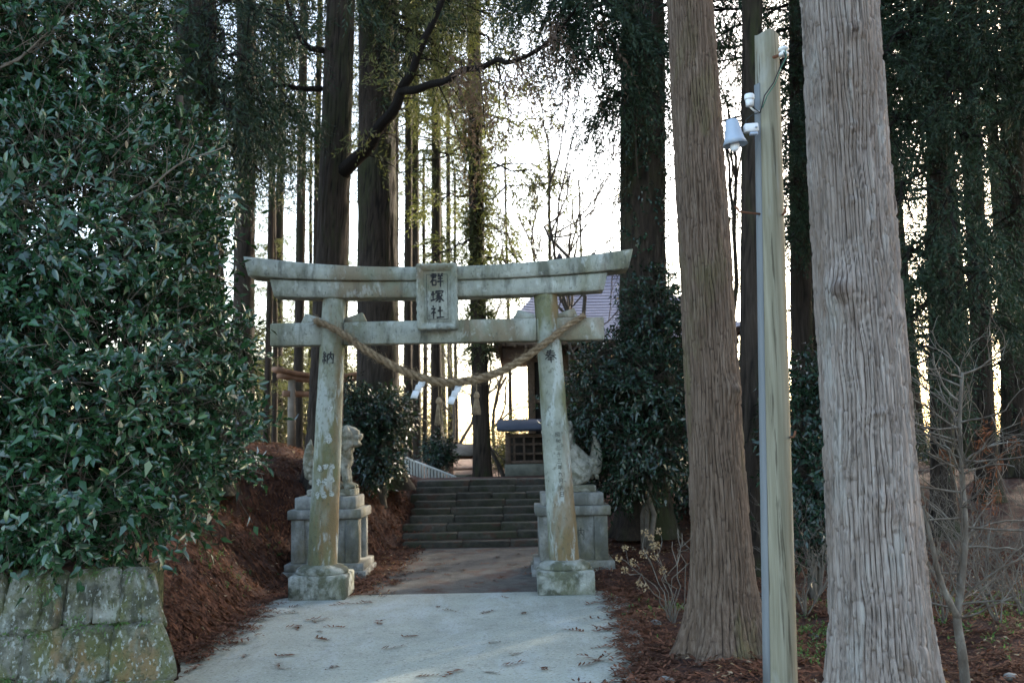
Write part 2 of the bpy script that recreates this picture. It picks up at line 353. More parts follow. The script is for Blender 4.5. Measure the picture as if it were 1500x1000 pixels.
def sheet(name, xs, ys, zfun, mat, **kw):
    X, Y = np.meshgrid(xs, ys); Z = zfun(X, Y); n, m = X.shape
    g = G(); i, j = np.meshgrid(np.arange(n - 1), np.arange(m - 1), indexing='ij')
    q = np.stack([i * m + j, i * m + j + 1, (i + 1) * m + j + 1, (i + 1) * m + j], -1).reshape(-1, 4)
    g.add(np.stack([X, Y, Z], -1).reshape(-1, 3), q)
    return mk(name, g, mat, smooth=True, fix=False, **kw)

xs = np.concatenate([[-900, -500, -250, -120, -70, -45, -30, -22], np.arange(-17, -9, .5), np.arange(-9, 9, .11), np.arange(9, 18, .5), [22, 30, 45, 70, 120, 250, 500, 900]])
ys = np.concatenate([[-300, -120, -60, -30, -18, -10, -5, -2, 0, 2, 3], np.arange(3.5, 20, .1), np.arange(20, 32, .5), [34, 37, 42, 50, 62, 80, 120, 200, 400, 900]])
sheet('ground', xs, ys, ground, MAT['litter'], kind='structure')

def strip(name, ys, lf, rf, nx, lift, mat, seed, jag=.07):
    g = G(); rows = []
    for k, y in enumerate(ys):
        a = lf(y) + (vnoise(np.array(y * 3.0 + 50), np.array(3.5), 400, 8, seed) - .5) * jag * 2 + (vnoise(np.array(y * 14.0 + 50), np.array(3.5), 900, 8, seed + 1) - .5) * jag
        b = rf(y) + (vnoise(np.array(y * 3.0 + 50), np.array(5.5), 400, 8, seed) - .5) * jag * 2 + (vnoise(np.array(y * 14.0 + 50), np.array(5.5), 900, 8, seed + 1) - .5) * jag
        x = np.linspace(float(a), float(b), nx); yy = np.full(nx, y)
        rows.append(np.stack([x, yy, np.interp(y, [-50, 11, 14.7], [0, 0, .10]) + lift + 0 * x], -1))
    V = np.vstack(rows); n = len(ys)
    i, j = np.meshgrid(np.arange(n - 1), np.arange(nx - 1), indexing='ij')
    q = np.stack([i * nx + j, i * nx + j + 1, (i + 1) * nx + j + 1, (i + 1) * nx + j], -1).reshape(-1, 4)
    # a turned-down rim so that the slab has thickness
    rim = np.concatenate([np.arange(0, n) * nx, ]); g.add(V, q)
    for col in (0, nx - 1):
        top = V[np.arange(n) * nx + col]; bot = top - np.array([0, 0, .05])
        W = np.vstack([top, bot]); g.add(W, [(k, k + 1, n + k + 1, n + k) for k in range(n - 1)])
    return mk(name, g, mat, fix=False, kind='structure')
yr = np.concatenate([np.arange(-12, 5.5, .5), np.arange(5.5, 10.95, .06)])
strip('road', yr, lambda y: np.interp(y, [-12, 6.2, 6.75, 7.75, 9, 10.46, 10.95], [-5.5, -4.2, -2.25, -2.62, -2.56, -2.72, -2.35]), xr_f, 14, .022, MAT['concrete'], 11)
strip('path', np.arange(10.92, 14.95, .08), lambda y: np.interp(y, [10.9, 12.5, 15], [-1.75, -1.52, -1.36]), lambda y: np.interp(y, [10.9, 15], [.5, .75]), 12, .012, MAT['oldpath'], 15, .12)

# ------------------------------------------------------------------ helpers: plants
def unit(v): return v / (np.linalg.norm(v, axis=-1, keepdims=True) + 1e-9)

def needle_sprays(g, rng, C, D, K=4, J=8, L=.32, NL=.11, W=.022, droop=.35, spread=.8, jit=.05):
    """feathery cedar sprays: at each centre K drooping stems, each set with J narrow leaf blades"""
    C = np.asarray(C, float); D = unit(np.asarray(D, float)); S = len(C) * K
    o = np.repeat(C, K, 0) + rng.normal(0, jit, (S, 3)); d = unit(np.repeat(D, K, 0) + rng.normal(0, spread, (S, 3)) + [0, 0, -droop * .6])
    l = L * rng.uniform(.6, 1.25, (S, 1)); t = (np.arange(J) + .6) / J
    p = o[:, None] + d[:, None] * (l[:, None] * t[None, :, None]) + np.array([0, 0, -1.0]) * (droop * l[:, None] * (t ** 2)[None, :, None])
    perp = unit(np.cross(d[:, None], rng.normal(0, 1, (S, J, 3))))
    b = unit(d[:, None] * .75 + perp * .75 + np.array([0, 0, -.25]))
    side = unit(np.cross(b, rng.normal(0, 1, (S, J, 3))))
    nl = (NL * (1.15 - .55 * t))[None, :, None] * rng.uniform(.75, 1.25, (S, J, 1)); wd = W * rng.uniform(.7, 1.3, (S, J, 1))
    V = np.stack([p, p + b * nl * .45 + side * wd * .5, p + b * nl, p + b * nl * .45 - side * wd * .5], 2).reshape(-1, 3)
    n = S * J; q = np.arange(n * 4).reshape(n, 4)
    a = np.repeat(np.clip(np.repeat(rng.random(S), J) * .75 + rng.random(n) * .25, 0, 1), 4)
    g.add(V, q, None, a); return g

LEAF = np.array([(0, 0, 0), (.3, .44, .06), (.3, 0, -.03), (.3, -.44, .06), (.68, .38, .02), (.68, 0, -.07), (.68, -.38, .02), (1, 0, -.16)])
LEAF_Q = np.array([(1, 4, 5, 2), (2, 5, 6, 3)]); LEAF_T = np.array([(0, 1, 2), (0, 2, 3), (4, 7, 5), (5, 7, 6)])
def leaf_frames(C, D, U, L, W):
    d = unit(D); s = unit(np.cross(U, d)); u = np.cross(d, s); return C, d, s, u, L, W
def broad_leaves(g, fr, rng, simple=False):
    C, d, s, u, L, W = fr; n = len(C); L = L.reshape(-1, 1); W = W.reshape(-1, 1)
    tm = LEAF if not simple else LEAF[[0, 1, 3, 7]]
    V = (C[:, None] + d[:, None] * (tm[None, :, 0:1] * L[:, None]) + s[:, None] * (tm[None, :, 1:2] * W[:, None]) + u[:, None] * (tm[None, :, 2:3] * L[:, None]))
    m = len(tm); base = (np.arange(n) * m)[:, None, None]
    a = np.repeat(rng.random(n), m)
    if simple: g.add(V.reshape(-1, 3), (np.array([[0, 1, 3, 2]])[None] + base).reshape(-1, 4), None, a)
    else: g.add(V.reshape(-1, 3), (LEAF_Q[None] + base).reshape(-1, 4), (LEAF_T[None] + base).reshape(-1, 3), a)
    return g

def lobe_points(rng, lobes, n, inner=.72, keep=.62):
    """points in the outer shell of a set of ellipsoids, with the outward direction"""
    lobes = [(np.array(c, float), np.array(r, float)) for c, r in lobes]
    area = np.array([(r[0] * r[1] + r[1] * r[2] + r[0] * r[2]) for c, r in lobes]); pr = area / area.sum()
    k = rng.choice(len(lobes), n, p=pr); v = unit(rng.normal(0, 1, (n, 3)))
    rad = rng.uniform(inner, 1.05, (n, 1)); C = np.array([c for c, r in lobes])[k]; Rr = np.array([r for c, r in lobes])[k]
    p = C + v * Rr * rad; ok = np.ones(n, bool)
    for i, (c, r) in enumerate(lobes):
        ins = np.linalg.norm((p - c) / r, axis=1) < keep; ok &= ~(ins & (k != i))
    nrm = unit(v / Rr); return p[ok], nrm[ok]

def leafy_shoots(rng, p, nrm, nl=7, tl=.26, L=.095, W=.042, up=.15, droop=.3):
    """twigs with alternate leaves; returns leaf frames and the twig axes"""
    n = len(p); td = unit(nrm * .75 + rng.normal(0, .45, (n, 3)) + [0, 0, up]); ln = tl * rng.uniform(.6, 1.3, (n, 1))
    t = np.linspace(.15, 1, nl)
    pos = p[:, None] + td[:, None] * (ln[:, None] * t[None, :, None]) - np.array([0, 0, 1.0]) * (.25 * ln[:, None] * (t ** 2)[None, :, None])
    s = unit(np.cross(td, rng.normal(0, 1, (n, 3)))); s2 = np.cross(td, s)
    ang = np.arange(nl) * 2.4 + rng.random((n, 1)) * 6.28
    sd = s[:, None] * np.cos(ang)[..., None] + s2[:, None] * np.sin(ang)[..., None]
    dr = unit(td[:, None] * .75 + sd * .62 + rng.normal(0, .14, (n, nl, 3)) - np.array([0, 0, droop]))
    U = unit(np.array([0, 0, 1.0]) * .62 + td[:, None] * .15 + nrm[:, None] * .85 + rng.normal(0, .22, (n, nl, 3)))
    m = n * nl; sz = rng.uniform(.7, 1.15, m)
    return leaf_frames(pos.reshape(m, 3), dr.reshape(m, 3), U.reshape(m, 3), L * sz, W * sz * rng.uniform(.85, 1.15, m)), td, ln

def stems(g, p, td, ln, r=.004):
    """thin three-sided twig stems"""
    n = len(p); s = unit(np.cross(td, np.array([.3, .2, .9]))); s2 = np.cross(td, s)
    ring = [s * math.cos(a) + s2 * math.sin(a) for a in (0, 2.09, 4.19)]
    a0 = p - td * ln * .6; a1 = p + td * ln * .95 - np.array([0, 0, 1.0]) * .22 * ln
    V = np.stack([a0 + ring[0] * r, a0 + ring[1] * r, a0 + ring[2] * r, a1 + ring[0] * r * .5, a1 + ring[1] * r * .5, a1 + ring[2] * r * .5], 1).reshape(-1, 3)
    q = np.array([(0, 1, 4, 3), (1, 2, 5, 4), (2, 0, 3, 5)]); g.add(V, (q[None] + (np.arange(n) * 6)[:, None, None]).reshape(-1, 4)); return g

def curve_pts(rng, a, b, n=8, sag=0.0, wob=.04):
    a = np.array(a, float); b = np.array(b, float); t = np.linspace(0, 1, n)[:, None]; L = np.linalg.norm(b - a)
    p = a + (b - a) * t + np.array([0, 0, 1.0]) * sag * L * 4 * t * (1 - t)
    wv = rng.normal(0, wob * L, (n, 3)); wv[0] = 0; wv[-1] = 0; return p + wv * np.sin(np.pi * t)

def limb(gw, rng, pts, r0, r1, nsub=8, sublen=.9, t0=.25, C=None, D=None, seg=6, sub_r=.012, droop=.35, cstep=.16):
    """a limb with side branchlets; the foliage centres go to C and D"""
    pts = np.asarray(pts, float); n = len(pts); gw.tube(pts, np.linspace(r0, r1, n), seg)
    L = np.linalg.norm(pts[-1] - pts[0])
    for k in range(nsub):
        t = t0 + (1 - t0) * (k + rng.random()) / nsub; f = t * (n - 1); i = min(int(f), n - 2); p = pts[i] + (pts[i + 1] - pts[i]) * (f - i)
        ax = unit(pts[i + 1] - pts[i]); sd = unit(np.cross(ax, rng.normal(0, 1, 3)) * np.array([1, 1, .5]))
        d = unit(ax * .5 + sd + np.array([0, 0, -.1])); sl = sublen * rng.uniform(.5, 1.2) * (1.15 - .5 * t)
        m = max(3, int(sl / cstep)); tt = np.linspace(0, 1, m)[:, None]; q = p + d * sl * tt - np.array([0, 0, 1.0]) * droop * sl * tt ** 2
        gw.tube(q, np.linspace(min(sub_r, r0 * .5), .004, m), 4, caps=False)
        if C is not None:
            C += list(q[1:]); D += list(np.repeat([unit(d + np.array([0, 0, -droop]))], m - 1, 0))
    if C is not None: C.append(pts[-1]); D.append(unit(pts[-1] - pts[-2]))

def bare(g, rng, p, d, L, r, depth, spread=.6, up=.15, seg=5, kids=(2, 4), sink=None):
    """a bare twig system"""
    n = 5; q = [np.array(p, float)]; dd = unit(np.array(d, float))
    for i in range(n):
        dd = unit(dd + rng.normal(0, .16, 3) + np.array([0, 0, up * .25])); q.append(q[-1] + dd * L / n)
    g.tube(q, np.linspace(r, r * .55, n + 1), seg, caps=False)
    if sink is not None and depth == 0: sink.append(q[-1])
    if depth > 0:
        for k in range(rng.integers(kids[0], kids[1] + 1)):
            i = rng.integers(2, n + 1); nd = unit(dd + rng.normal(0, spread, 3) + np.array([0, 0, up]))
            bare(g, rng, q[i], nd, L * rng.uniform(.5, .8), r * .55, depth - 1, spread, up, max(3, seg - 1), kids, sink)

def trunk_geo(g, base, top, r0, r1, flare=.12, N=48, Rn=60, amp=.012, K=22, seed=0, knots=(), wob=.02, lobes=5, mid=None, zdense=None):
    """a bark-covered trunk: ridges run up the stem, fork and break; knots push outwards"""
    base = np.array(base, float); top = np.array(top, float); H = np.linalg.norm(top - base)
    t = np.linspace(0, 1, Rn) if zdense is None else np.concatenate([np.linspace(0, zdense / H, int(Rn * .9), endpoint=False), np.linspace(zdense / H, 1, Rn - int(Rn * .9))]); th = np.arange(N) * 2 * np.pi / N; T, TH = np.meshgrid(t, th, indexing='ij'); Z = T * H; U = TH / (2 * np.pi)
    wv = (vnoise(U * 5, Z * 1.0, 5, int(H * 1.0) + 3, seed) - .5) * 2.4 + (vnoise(U * 24, Z * 4.5, 24, int(H * 4.5) + 3, seed + 8) - .5) * 1.1
    def strips(k, sd_, zf):        # bark strips of uneven width, parted by narrow cracks, ending and starting at random heights
        s_ = np.mod(U * k + wv * k / K, k); c_ = np.floor(s_).astype(int) % k; rr_ = np.random.default_rng(sd_); jit = rr_.uniform(.15, .85, k)
        off_ = rr_.random(k) * 5; zc = np.floor(Z * zf + off_[c_]).astype(int); hsh = rr_.random((k, int(H * zf) + 9)); f_ = s_ - np.floor(s_)
        edge = np.minimum(np.minimum(f_, 1 - f_), .12 + np.abs(f_ - jit[c_]) * (hsh[c_, zc] > .45)); fz = np.mod(Z * zf + off_[c_], 1.0)
        return np.clip(edge / .17, 0, 1) * np.clip(.45 + np.minimum(fz, 1 - fz) * 9, 0, 1), hsh[c_, zc]
    e1, h1 = strips(K, seed + 1, 3.2); e2, h2 = strips(int(K * 1.63), seed + 2, 4.7)
    n3 = vnoise(U * 4 * K + wv * 3, Z * 14, 4 * K, int(H * 14) + 3, seed + 3)
    ridge = np.clip(np.minimum(e1, .35 + .65 * e2) * (.55 + .3 * h1 + .15 * h2) + (n3 - .5) * .22, 0, 1)
    big = vnoise(U * 4, Z * .8, 4, int(H * .8) + 3, seed + 4) - .5
    R = (r0 + (r1 - r0) * T ** .85) * (1 + .05 * big) + flare * np.exp(-Z / .32) * (1 + .45 * np.cos(lobes * TH + seed + 1.3 * np.sin(2 * TH))) + amp * (ridge - .5)
    for (kz, kth, ks, ka) in knots:
        dth = np.angle(np.exp(1j * (TH - kth))) * r0; rr = np.sqrt(dth ** 2 + (Z - kz) ** 2) / ks
        R += ka * np.exp(-rr ** 2) * (1 + .16 * np.cos(rr * 6 + 1.2 * np.sin(2 * TH + kz * 9))); ridge = ridge * (1 - .5 * np.exp(-(rr * 1.6) ** 2))
    ax = base[None] + (top - base)[None] * t[:, None]
    ax = ax + np.stack([np.sin(t * 5 + seed), np.cos(t * 4 + seed * 2), 0 * t], -1) * wob * (np.sin(np.pi * t)[:, None])
    if mid is not None: ax = ax + np.array(mid)[None] * (4 * t * (1 - t))[:, None]
    V = np.stack([ax[:, 0:1] + R * np.cos(TH), ax[:, 1:2] + R * np.sin(TH), ax[:, 2:3] + 0 * R], -1).reshape(-1, 3)
    i, j = np.meshgrid(np.arange(Rn - 1), np.arange(N), indexing='ij'); j2 = (j + 1) % N
    q = np.stack([i * N + j, i * N + j2, (i + 1) * N + j2, (i + 1) * N + j], -1).reshape(-1, 4)
    g.add(V, q, None, ridge.ravel()); return g

def stem_line(pxb, pyb, pxt, d, H, dt=None):
    """base on the terrain and top at height H of a stem seen from (pxb,pyb) up to (pxt,0)"""
    p0 = P(pxb, pyb, d); p1 = P(pxt, 0, dt or d); k = (p1 - p0) / (p1.z - p0.z); z = gz(p0.x, p0.y)
    b = p0 + k * (z - p0.z); b.z = gz(b.x, b.y) - .03; tp = p0 + k * (b.z + H - p0.z); return b, tp

# ------------------------------------------------------------------ stone steps
rng = np.random.default_rng(5)
st = thing('stone_steps', 'broad flight of mossy dark stone steps rising beyond the stone gate', 'steps', (-.32, 14.75, .1))
NST = 9
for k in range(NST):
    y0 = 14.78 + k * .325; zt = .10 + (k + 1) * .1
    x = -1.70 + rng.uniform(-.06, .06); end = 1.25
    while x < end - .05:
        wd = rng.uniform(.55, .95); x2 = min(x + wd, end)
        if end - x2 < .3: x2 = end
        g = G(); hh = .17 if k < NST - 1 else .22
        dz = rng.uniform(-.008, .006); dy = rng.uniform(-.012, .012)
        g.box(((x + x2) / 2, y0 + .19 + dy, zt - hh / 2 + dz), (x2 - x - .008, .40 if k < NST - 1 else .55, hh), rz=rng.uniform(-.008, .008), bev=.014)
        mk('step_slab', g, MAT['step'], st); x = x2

# ------------------------------------------------------------------ brush characters
CH = {}
CH['gun'] = [[(.08, .92), (.42, .93), (.40, .68)], [(.0, .80), (.5, .81)], [(.08, .67), (.42, .68)], [(.26, 1), (.2, .6), (-.02, .28)], [(.14, .45), (.14, .06)], [(.14, .45), (.43, .46), (.42, .08)], [(.14, .1), (.42, .1)],
             [(.62, .98), (.68, .84)], [(.94, 1.0), (.84, .84)], [(.56, .78), (.98, .80)], [(.58, .58), (.95, .60)], [(.52, .36), (1.0, .38)], [(.77, .82), (.77, -.06)]]
CH['zuka'] = [[(.02, .62), (.34, .66)], [(.18, .88), (.18, .2)], [(.0, .15), (.36, .26)], [(.42, .9), (.38, .68)], [(.42, .86), (.98, .88), (.9, .72)], [(.46, .70), (.88, .71)], [(.68, .70), (.42, .46)], [(.6, .6), (.72, .4), (.7, .02), (.58, .08)], [(.64, .5), (.38, .26)], [(.68, .36), (.36, .05)], [(.9, .6), (.74, .44)], [(.72, .46), (.84, .24), (1.02, .1)]]
CH['sha'] = [[(.14, .98), (.22, .86)], [(.02, .74), (.34, .76), (.0, .34)], [(.19, .55), (.19, -.02)], [(.24, .5), (.36, .4)], [(.5, .58), (.92, .6)], [(.7, .92), (.7, .1)], [(.42, .06), (1.02, .1)]]
CH['hou'] = [[(.2, .88), (.8, .88)], [(.14, .74), (.86, .74)], [(.06, .58), (.94, .58)], [(.5, 1.02), (.42, .58), (.02, .24)], [(.56, .58), (.98, .26)], [(.3, .38), (.7, .38)], [(.24, .22), (.76, .22)], [(.5, .48), (.5, -.06)]]
CH['nou'] = [[(.22, 1.0), (.08, .8), (.26, .78)], [(.34, .88), (.08, .56), (.38, .6)], [(.3, .7), (.4, .54)], [(.22, .56), (.22, .0)], [(.1, .38), (.04, .14)], [(.32, .36), (.4, .18)], [(.5, .76), (.5, .0)], [(.5, .76), (.97, .77), (.96, .04), (.86, .08)], [(.73, .98), (.72, .6), (.56, .3)], [(.73, .6), (.9, .34)]]
_kuchi = lambda x0, x1, y0, y1: [[(x0, y1), (x0, y0)], [(x0, y1), (x1, y1), (x1, y0)], [(x0, y0 + .03), (x1, y0 + .03)]]
CH['nichi'] = _kuchi(.2, .8, .02, .96) + [[(.2, .5), (.8, .5)]]
CH['shou'] = _kuchi(.05, .34, .2, .85) + [[(.05, .53), (.34, .53)], [(.45, .9), (.95, .9), (.9, .55), (.8, .58)], [(.68, .9), (.45, .52)]] + _kuchi(.5, .92, .02, .42)
CH['wa'] = [[(.4, .95), (.1, .85)], [(.02, .66), (.48, .66)], [(.25, .88), (.25, 0)], [(.25, .62), (.02, .3)], [(.27, .6), (.46, .38)]] + _kuchi(.58, .95, .2, .7)
CH['san'] = [[(.1, .88), (.9, .9)], [(.18, .5), (.82, .52)], [(.02, .08), (.98, .1)]]
CH['juu'] = [[(.02, .58), (.98, .6)], [(.5, 1), (.5, 0)]]
CH['nen'] = [[(.3, 1), (.1, .7)], [(.25, .85), (.9, .85)], [(.25, .6), (.85, .6)], [(.25, .6), (.25, .34)], [(.02, .34), (.98, .34)], [(.55, .85), (.55, -.05)]]
CH['kyuu'] = [[(.4, .98), (.38, .6), (.05, .05)], [(.1, .68), (.7, .7), (.68, .15), (.95, .1), (.97, .3)]]
CH['gatsu'] = [[(.25, .95), (.25, .4), (.08, .02)], [(.25, .95), (.8, .95), (.8, .05), (.68, .1)], [(.25, .68), (.8, .68)], [(.25, .42), (.8, .42)]]
CH['kichi'] = [[(.1, .8), (.9, .8)], [(.5, 1.02), (.5, .58)], [(.2, .57), (.8, .57)]] + _kuchi(.22, .78, .02, .4)

def brush(g, key, fmap, size, thick=.085):
    """each stroke a tapered ribbon laid on a surface: fmap(u, v, lift) gives the point"""
    for st_ in CH[key]:
        pts = np.array(st_, float); seg = []
        for a, b in zip(pts[:-1], pts[1:]):
            m = max(2, int(np.linalg.norm(b - a) / .12)); seg += [a + (b - a) * t for t in np.linspace(0, 1, m, endpoint=False)]
        seg.append(pts[-1]); seg = np.array(seg); n = len(seg); t = np.linspace(0, 1, n)
        T = unit(np.gradient(seg, axis=0)); Nn = np.stack([-T[:, 1], T[:, 0]], -1); wdt = thick * (1.05 - .5 * t) * .5
        A = seg + Nn * wdt[:, None]; B = seg - Nn * wdt[:, None]
        V = [fmap(u * size, v * size, .0025) for u, v in A] + [fmap(u * size, v * size, .0025) for u, v in B]
        g.add(V, [(i, i + 1, n + i + 1, n + i) for i in range(n - 1)])

# ------------------------------------------------------------------ stone torii gate
TD = 10.9; TC = 645
def tz(py): return P(TC, py, TD).z
mpp = (P(TC + 100, 480, TD) - P(TC, 480, TD)).x / 100
TX = P(TC, 480, TD).x
gate = thing('torii_gate', 'weathered grey stone torii gate with a straw rope across it', 'torii gate', (TX, TD, .02))
rng = np.random.default_rng(21)
def loop_rect(x, y0, y1, z0, z1, dx0=0.0, dx1=0.0, b=.012):
    """rectangular section at x with small chamfers; dx0/dx1 shift the bottom/top so that ends can be cut on a slant"""
    ps = [(y0 + b, z0), (y1 - b, z0), (y1, z0 + b), (y1, z1 - b), (y1 - b, z1), (y0 + b, z1), (y0, z1 - b), (y0, z0 + b)]
    return [(x + dx0 + (dx1 - dx0) * (z - z0) / (z1 - z0), y, z) for y, z in ps]
# kasagi (top beam, upswept, ends cut on a slant) and shimaki under it
secs = []
for u in np.linspace(-1, 1, 41):
    x = TX + u * 2.075; zt = tz(394.5) + .155 * abs(u) ** 2.2; zb = tz(413.5) + .085 * abs(u) ** 2.4
    e = max(0, abs(u) - .9) / .1; secs.append(loop_rect(x, TD - .185, TD + .185, zb, zt, 0, math.copysign(.055, u) * e))
g = G(); g.sections(secs)
mk('top_beam', g, MAT['granite'], gate)
secs = []
for u in np.linspace(-1, 1, 31):
    x = TX + u * 1.80; zt = tz(413.5) - .003 + .075 * abs(u * .87) ** 2.4; zb = tz(437.5) + .04 * abs(u) ** 2.2
    e = max(0, abs(u) - .9) / .1; secs.append(loop_rect(x, TD - .145, TD + .145, zb, zt, 0, math.copysign(.05, u) * e))
g = G(); g.sections(secs); mk('lower_lintel', g, MAT['granite'], gate)
# nuki tie beam: three lengths meeting in the pillars
zb, zt = tz(503), tz(470)
PB, PT = 174 * mpp, 155 * mpp
for a, b in ((-1.86, -1.06), (-1.06, 1.06), (1.06, 1.80)):
    g = G(); g.box((TX + (a + b) / 2, TD, (zb + zt) / 2), (b - a - .004, .17, zt - zb), bev=.012); mk('tie_beam', g, MAT['granite'], gate)
for px in (-1, 1):
    for s in (-1, 1):      # wedges on the tie beam on both sides of each pillar
        xc = TX + px * 1.165 + s * .12; g = G(); L = .24
        xi, xo = xc, xc + s * L
        loops = [[(xi, TD - .06, zt - .002), (xi, TD + .06, zt - .002), (xi, TD + .06, zt + .045), (xi, TD - .06, zt + .045)],
                 [(xo, TD - .06, zt - .002), (xo, TD + .06, zt - .002), (xo - s * .05, TD + .06, zt + .105), (xo - s * .05, TD - .06, zt + .105)]]
        g.sections(loops); mk('wedge', g, MAT['granite'], gate)
# pillars leaning inwards
z_base, z_top = tz(838), tz(433)
PILL = {}
for s in (-1, 1):
    xb, xt = TX + s * PB, TX + s * PT; g = G(); n = 40; N = 40
    t = np.linspace(0, 1, n); th = np.arange(N) * 2 * np.pi / N; T, TH = np.meshgrid(t, th, indexing='ij')
    R = .162 - .034 * T + (vnoise(TH / 6.283 * 10, T * 12, 10, 14, 3 + s) - .5) * .007
    V = np.stack([xb + (xt - xb) * T + R * np.cos(TH), TD + R * np.sin(TH), z_base - .03 + (z_top + .02 - z_base + .03) * T], -1).reshape(-1, 3)
    i, j = np.meshgrid(np.arange(n - 1), np.arange(N), indexing='ij'); j2 = (j + 1) % N
    g.add(V, np.stack([i * N + j, i * N + j2, (i + 1) * N + j2, (i + 1) * N + j], -1).reshape(-1, 4))
    pl = mk('pillar', g, MAT['pillar'], gate, smooth=True); PILL[s] = pl
    bx = xb - s * .004
    g = G(); g.box((bx, TD, .02 + .12), (.60, .60, .25), bev=.014); bb = mk('base_block', g, MAT['baseblock'], gate)
    g = G(); g.lathe([(.275, .0), (.285, .02), (.27, .055), (.22, .085), (.165, .098)], (bx, TD, .262), 28); mk('base_ring', g, MAT['baseblock'], bb, smooth=True)
    def pmap(cx_ang, zc, s=s, xb=xb, xt=xt):
        def f(u, v, lift):
            z = zc + v; t_ = (z - z_base) / (z_top - z_base); r = .162 - .034 * t_ + .006 + lift
            a = -math.pi / 2 + cx_ang + u / r; return (xb + (xt - xb) * t_ + r * math.cos(a), TD + r * math.sin(a), z)
        return f
    g = G(); ang = (-.12 if s < 0 else .05)
    sz = .135; brush(g, 'nou' if s < 0 else 'hou', pmap(ang - .5 * sz / .14, tz(531 if s < 0 else 535) - .0), sz, .12)
    mk('inscription', g, MAT['ink'], pl, fix=False)
    if s < 0:
        fm = pmap(0, 0)
        for (px_, py_, w_) in ((484, 602, .03), (481, 645, .05), (468, 688, .035), (477, 686, .035), (487, 686, .035), (466, 708, .035), (476, 708, .035), (487, 705, .035), (465, 727, .035), (475, 727, .035), (486, 725, .035)):  # pale patches standing in for the unreadable donor marks
            g = G(); zc_ = tz(py_ - .8 * 8); xc_ = P(px_, py_, TD - .15).x; t_ = (zc_ - z_base) / (z_top - z_base); uc = xc_ - (xb + (xt - xb) * t_)
            ring = [fm(uc + w_ * (.8 + .25 * math.sin(3 * a + px_)) * math.cos(a), zc_ + w_ * 1.15 * (.85 + .2 * math.sin(2 * a + py_)) * math.sin(a), .0005) for a in np.linspace(0, 6.283, 14, endpoint=False)]
            g.add(ring + [fm(uc, zc_, .002)], None, [(i, (i + 1) % 14, 14) for i in range(14)]); mk('donor_patch', g, MAT['donormark'], pl, fix=False)
    if s > 0:
        for k, key in enumerate(['shou', 'wa', 'san', 'juu', 'san', 'nen', 'kyuu', 'gatsu', 'kichi', 'nichi']):
            g = G(); brush(g, key, pmap(-.05, tz(643 + k * 9.6)), .052, .12); mk('inscription', g, MAT['carve'], pl, fix=False)
# plaque
pw, ph = 57 * mpp, 92 * mpp; pcx = P(641, 438, TD - .2).x; pz0 = tz(485); pyf = TD - .26
plq = G()
def PQ(u, v, dep): return (pcx + u, pyf + .07 * (.5 - v / ph) + dep, pz0 + v)     # leans forward at the top
m = .075
frame_parts = [((-pw / 2, 0), (pw / 2, 0), (pw / 2 - m, m), (-pw / 2 + m, m)), ((pw / 2, 0), (pw / 2, ph), (pw / 2 - m, ph - m), (pw / 2 - m, m)),
               ((pw / 2, ph), (-pw / 2, ph), (-pw / 2 + m, ph - m), (pw / 2 - m, ph - m)), ((-pw / 2, ph), (-pw / 2, 0), (-pw / 2 + m, m), (-pw / 2 + m, ph - m))]
pb = G(); pb.box((pcx, pyf + .05, pz0 + ph / 2), (pw - 2 * m + .02, .06, ph - 2 * m + .02), bev=.004, M=Matrix.Rotation(math.atan2(.07, ph), 4, 'X'))
plate = mk('plaque', pb, MAT['granite'], gate)
for a, b, c, d in frame_parts:
    g = G(); n = 25; A = np.array(a); B = np.array(b); Cc = np.array(c); D_ = np.array(d); o = []
    L = np.linalg.norm(B - A); nw = round(L / .085); out = np.array([B[1] - A[1], -(B[0] - A[0])]) / L
    F0, F1, F2, F3 = [], [], [], []
    for t in np.linspace(0, 1, n * 2):
        wv = .010 * abs(math.sin(math.pi * nw * t)); p = A + (B - A) * t + out * wv; q_ = D_ + (Cc - D_) * t
        F0.append(PQ(p[0], p[1], .10)); F1.append(PQ(p[0], p[1], -.035)); F2.append(PQ(*(p * .72 + q_ * .28), -.04)); F3.append(PQ(q_[0], q_[1], .03))
    k = n * 2; V = F0 + F1 + F2 + F3
    g.add(V, [(r * k + i, r * k + i + 1, (r + 1) * k + i + 1, (r + 1) * k + i) for r in range(3) for i in range(k - 1)])
    mk('frame', g, MAT['granite'], plate, fix=False)
# thin raised inner border of the plaque and the three written characters
def PF(u, v, lift): return PQ(u, v, .019 - lift)
g = G(); iw, ih = pw / 2 - m - .026, ph - m - .03
for (u0, v0, u1, v1) in ((-iw, m + .03, iw, m + .03), (-iw, ih, iw, ih), (-iw, m + .03, -iw, ih), (iw, m + .03, iw, ih)):
    du, dv = (.003, 0) if u0 == u1 else (0, .003)
    g.add([PF(u0 - du, v0 - dv, .002), PF(u1 - du, v1 - dv, .002), PF(u1 + du, v1 + dv, .002), PF(u0 + du, v0 + dv, .002)], [(0, 1, 2, 3)])
mk('border_line', g, MAT['carve'], plate, fix=False)
for key, v0 in (('gun', .46), ('zuka', .285), ('sha', .115)):
    g = G(); brush(g, key, lambda u, v, l, v0=v0: PF(u - .07, v + v0, l), .14, .15); mk('inscription', g, MAT['ink'], plate, fix=False)

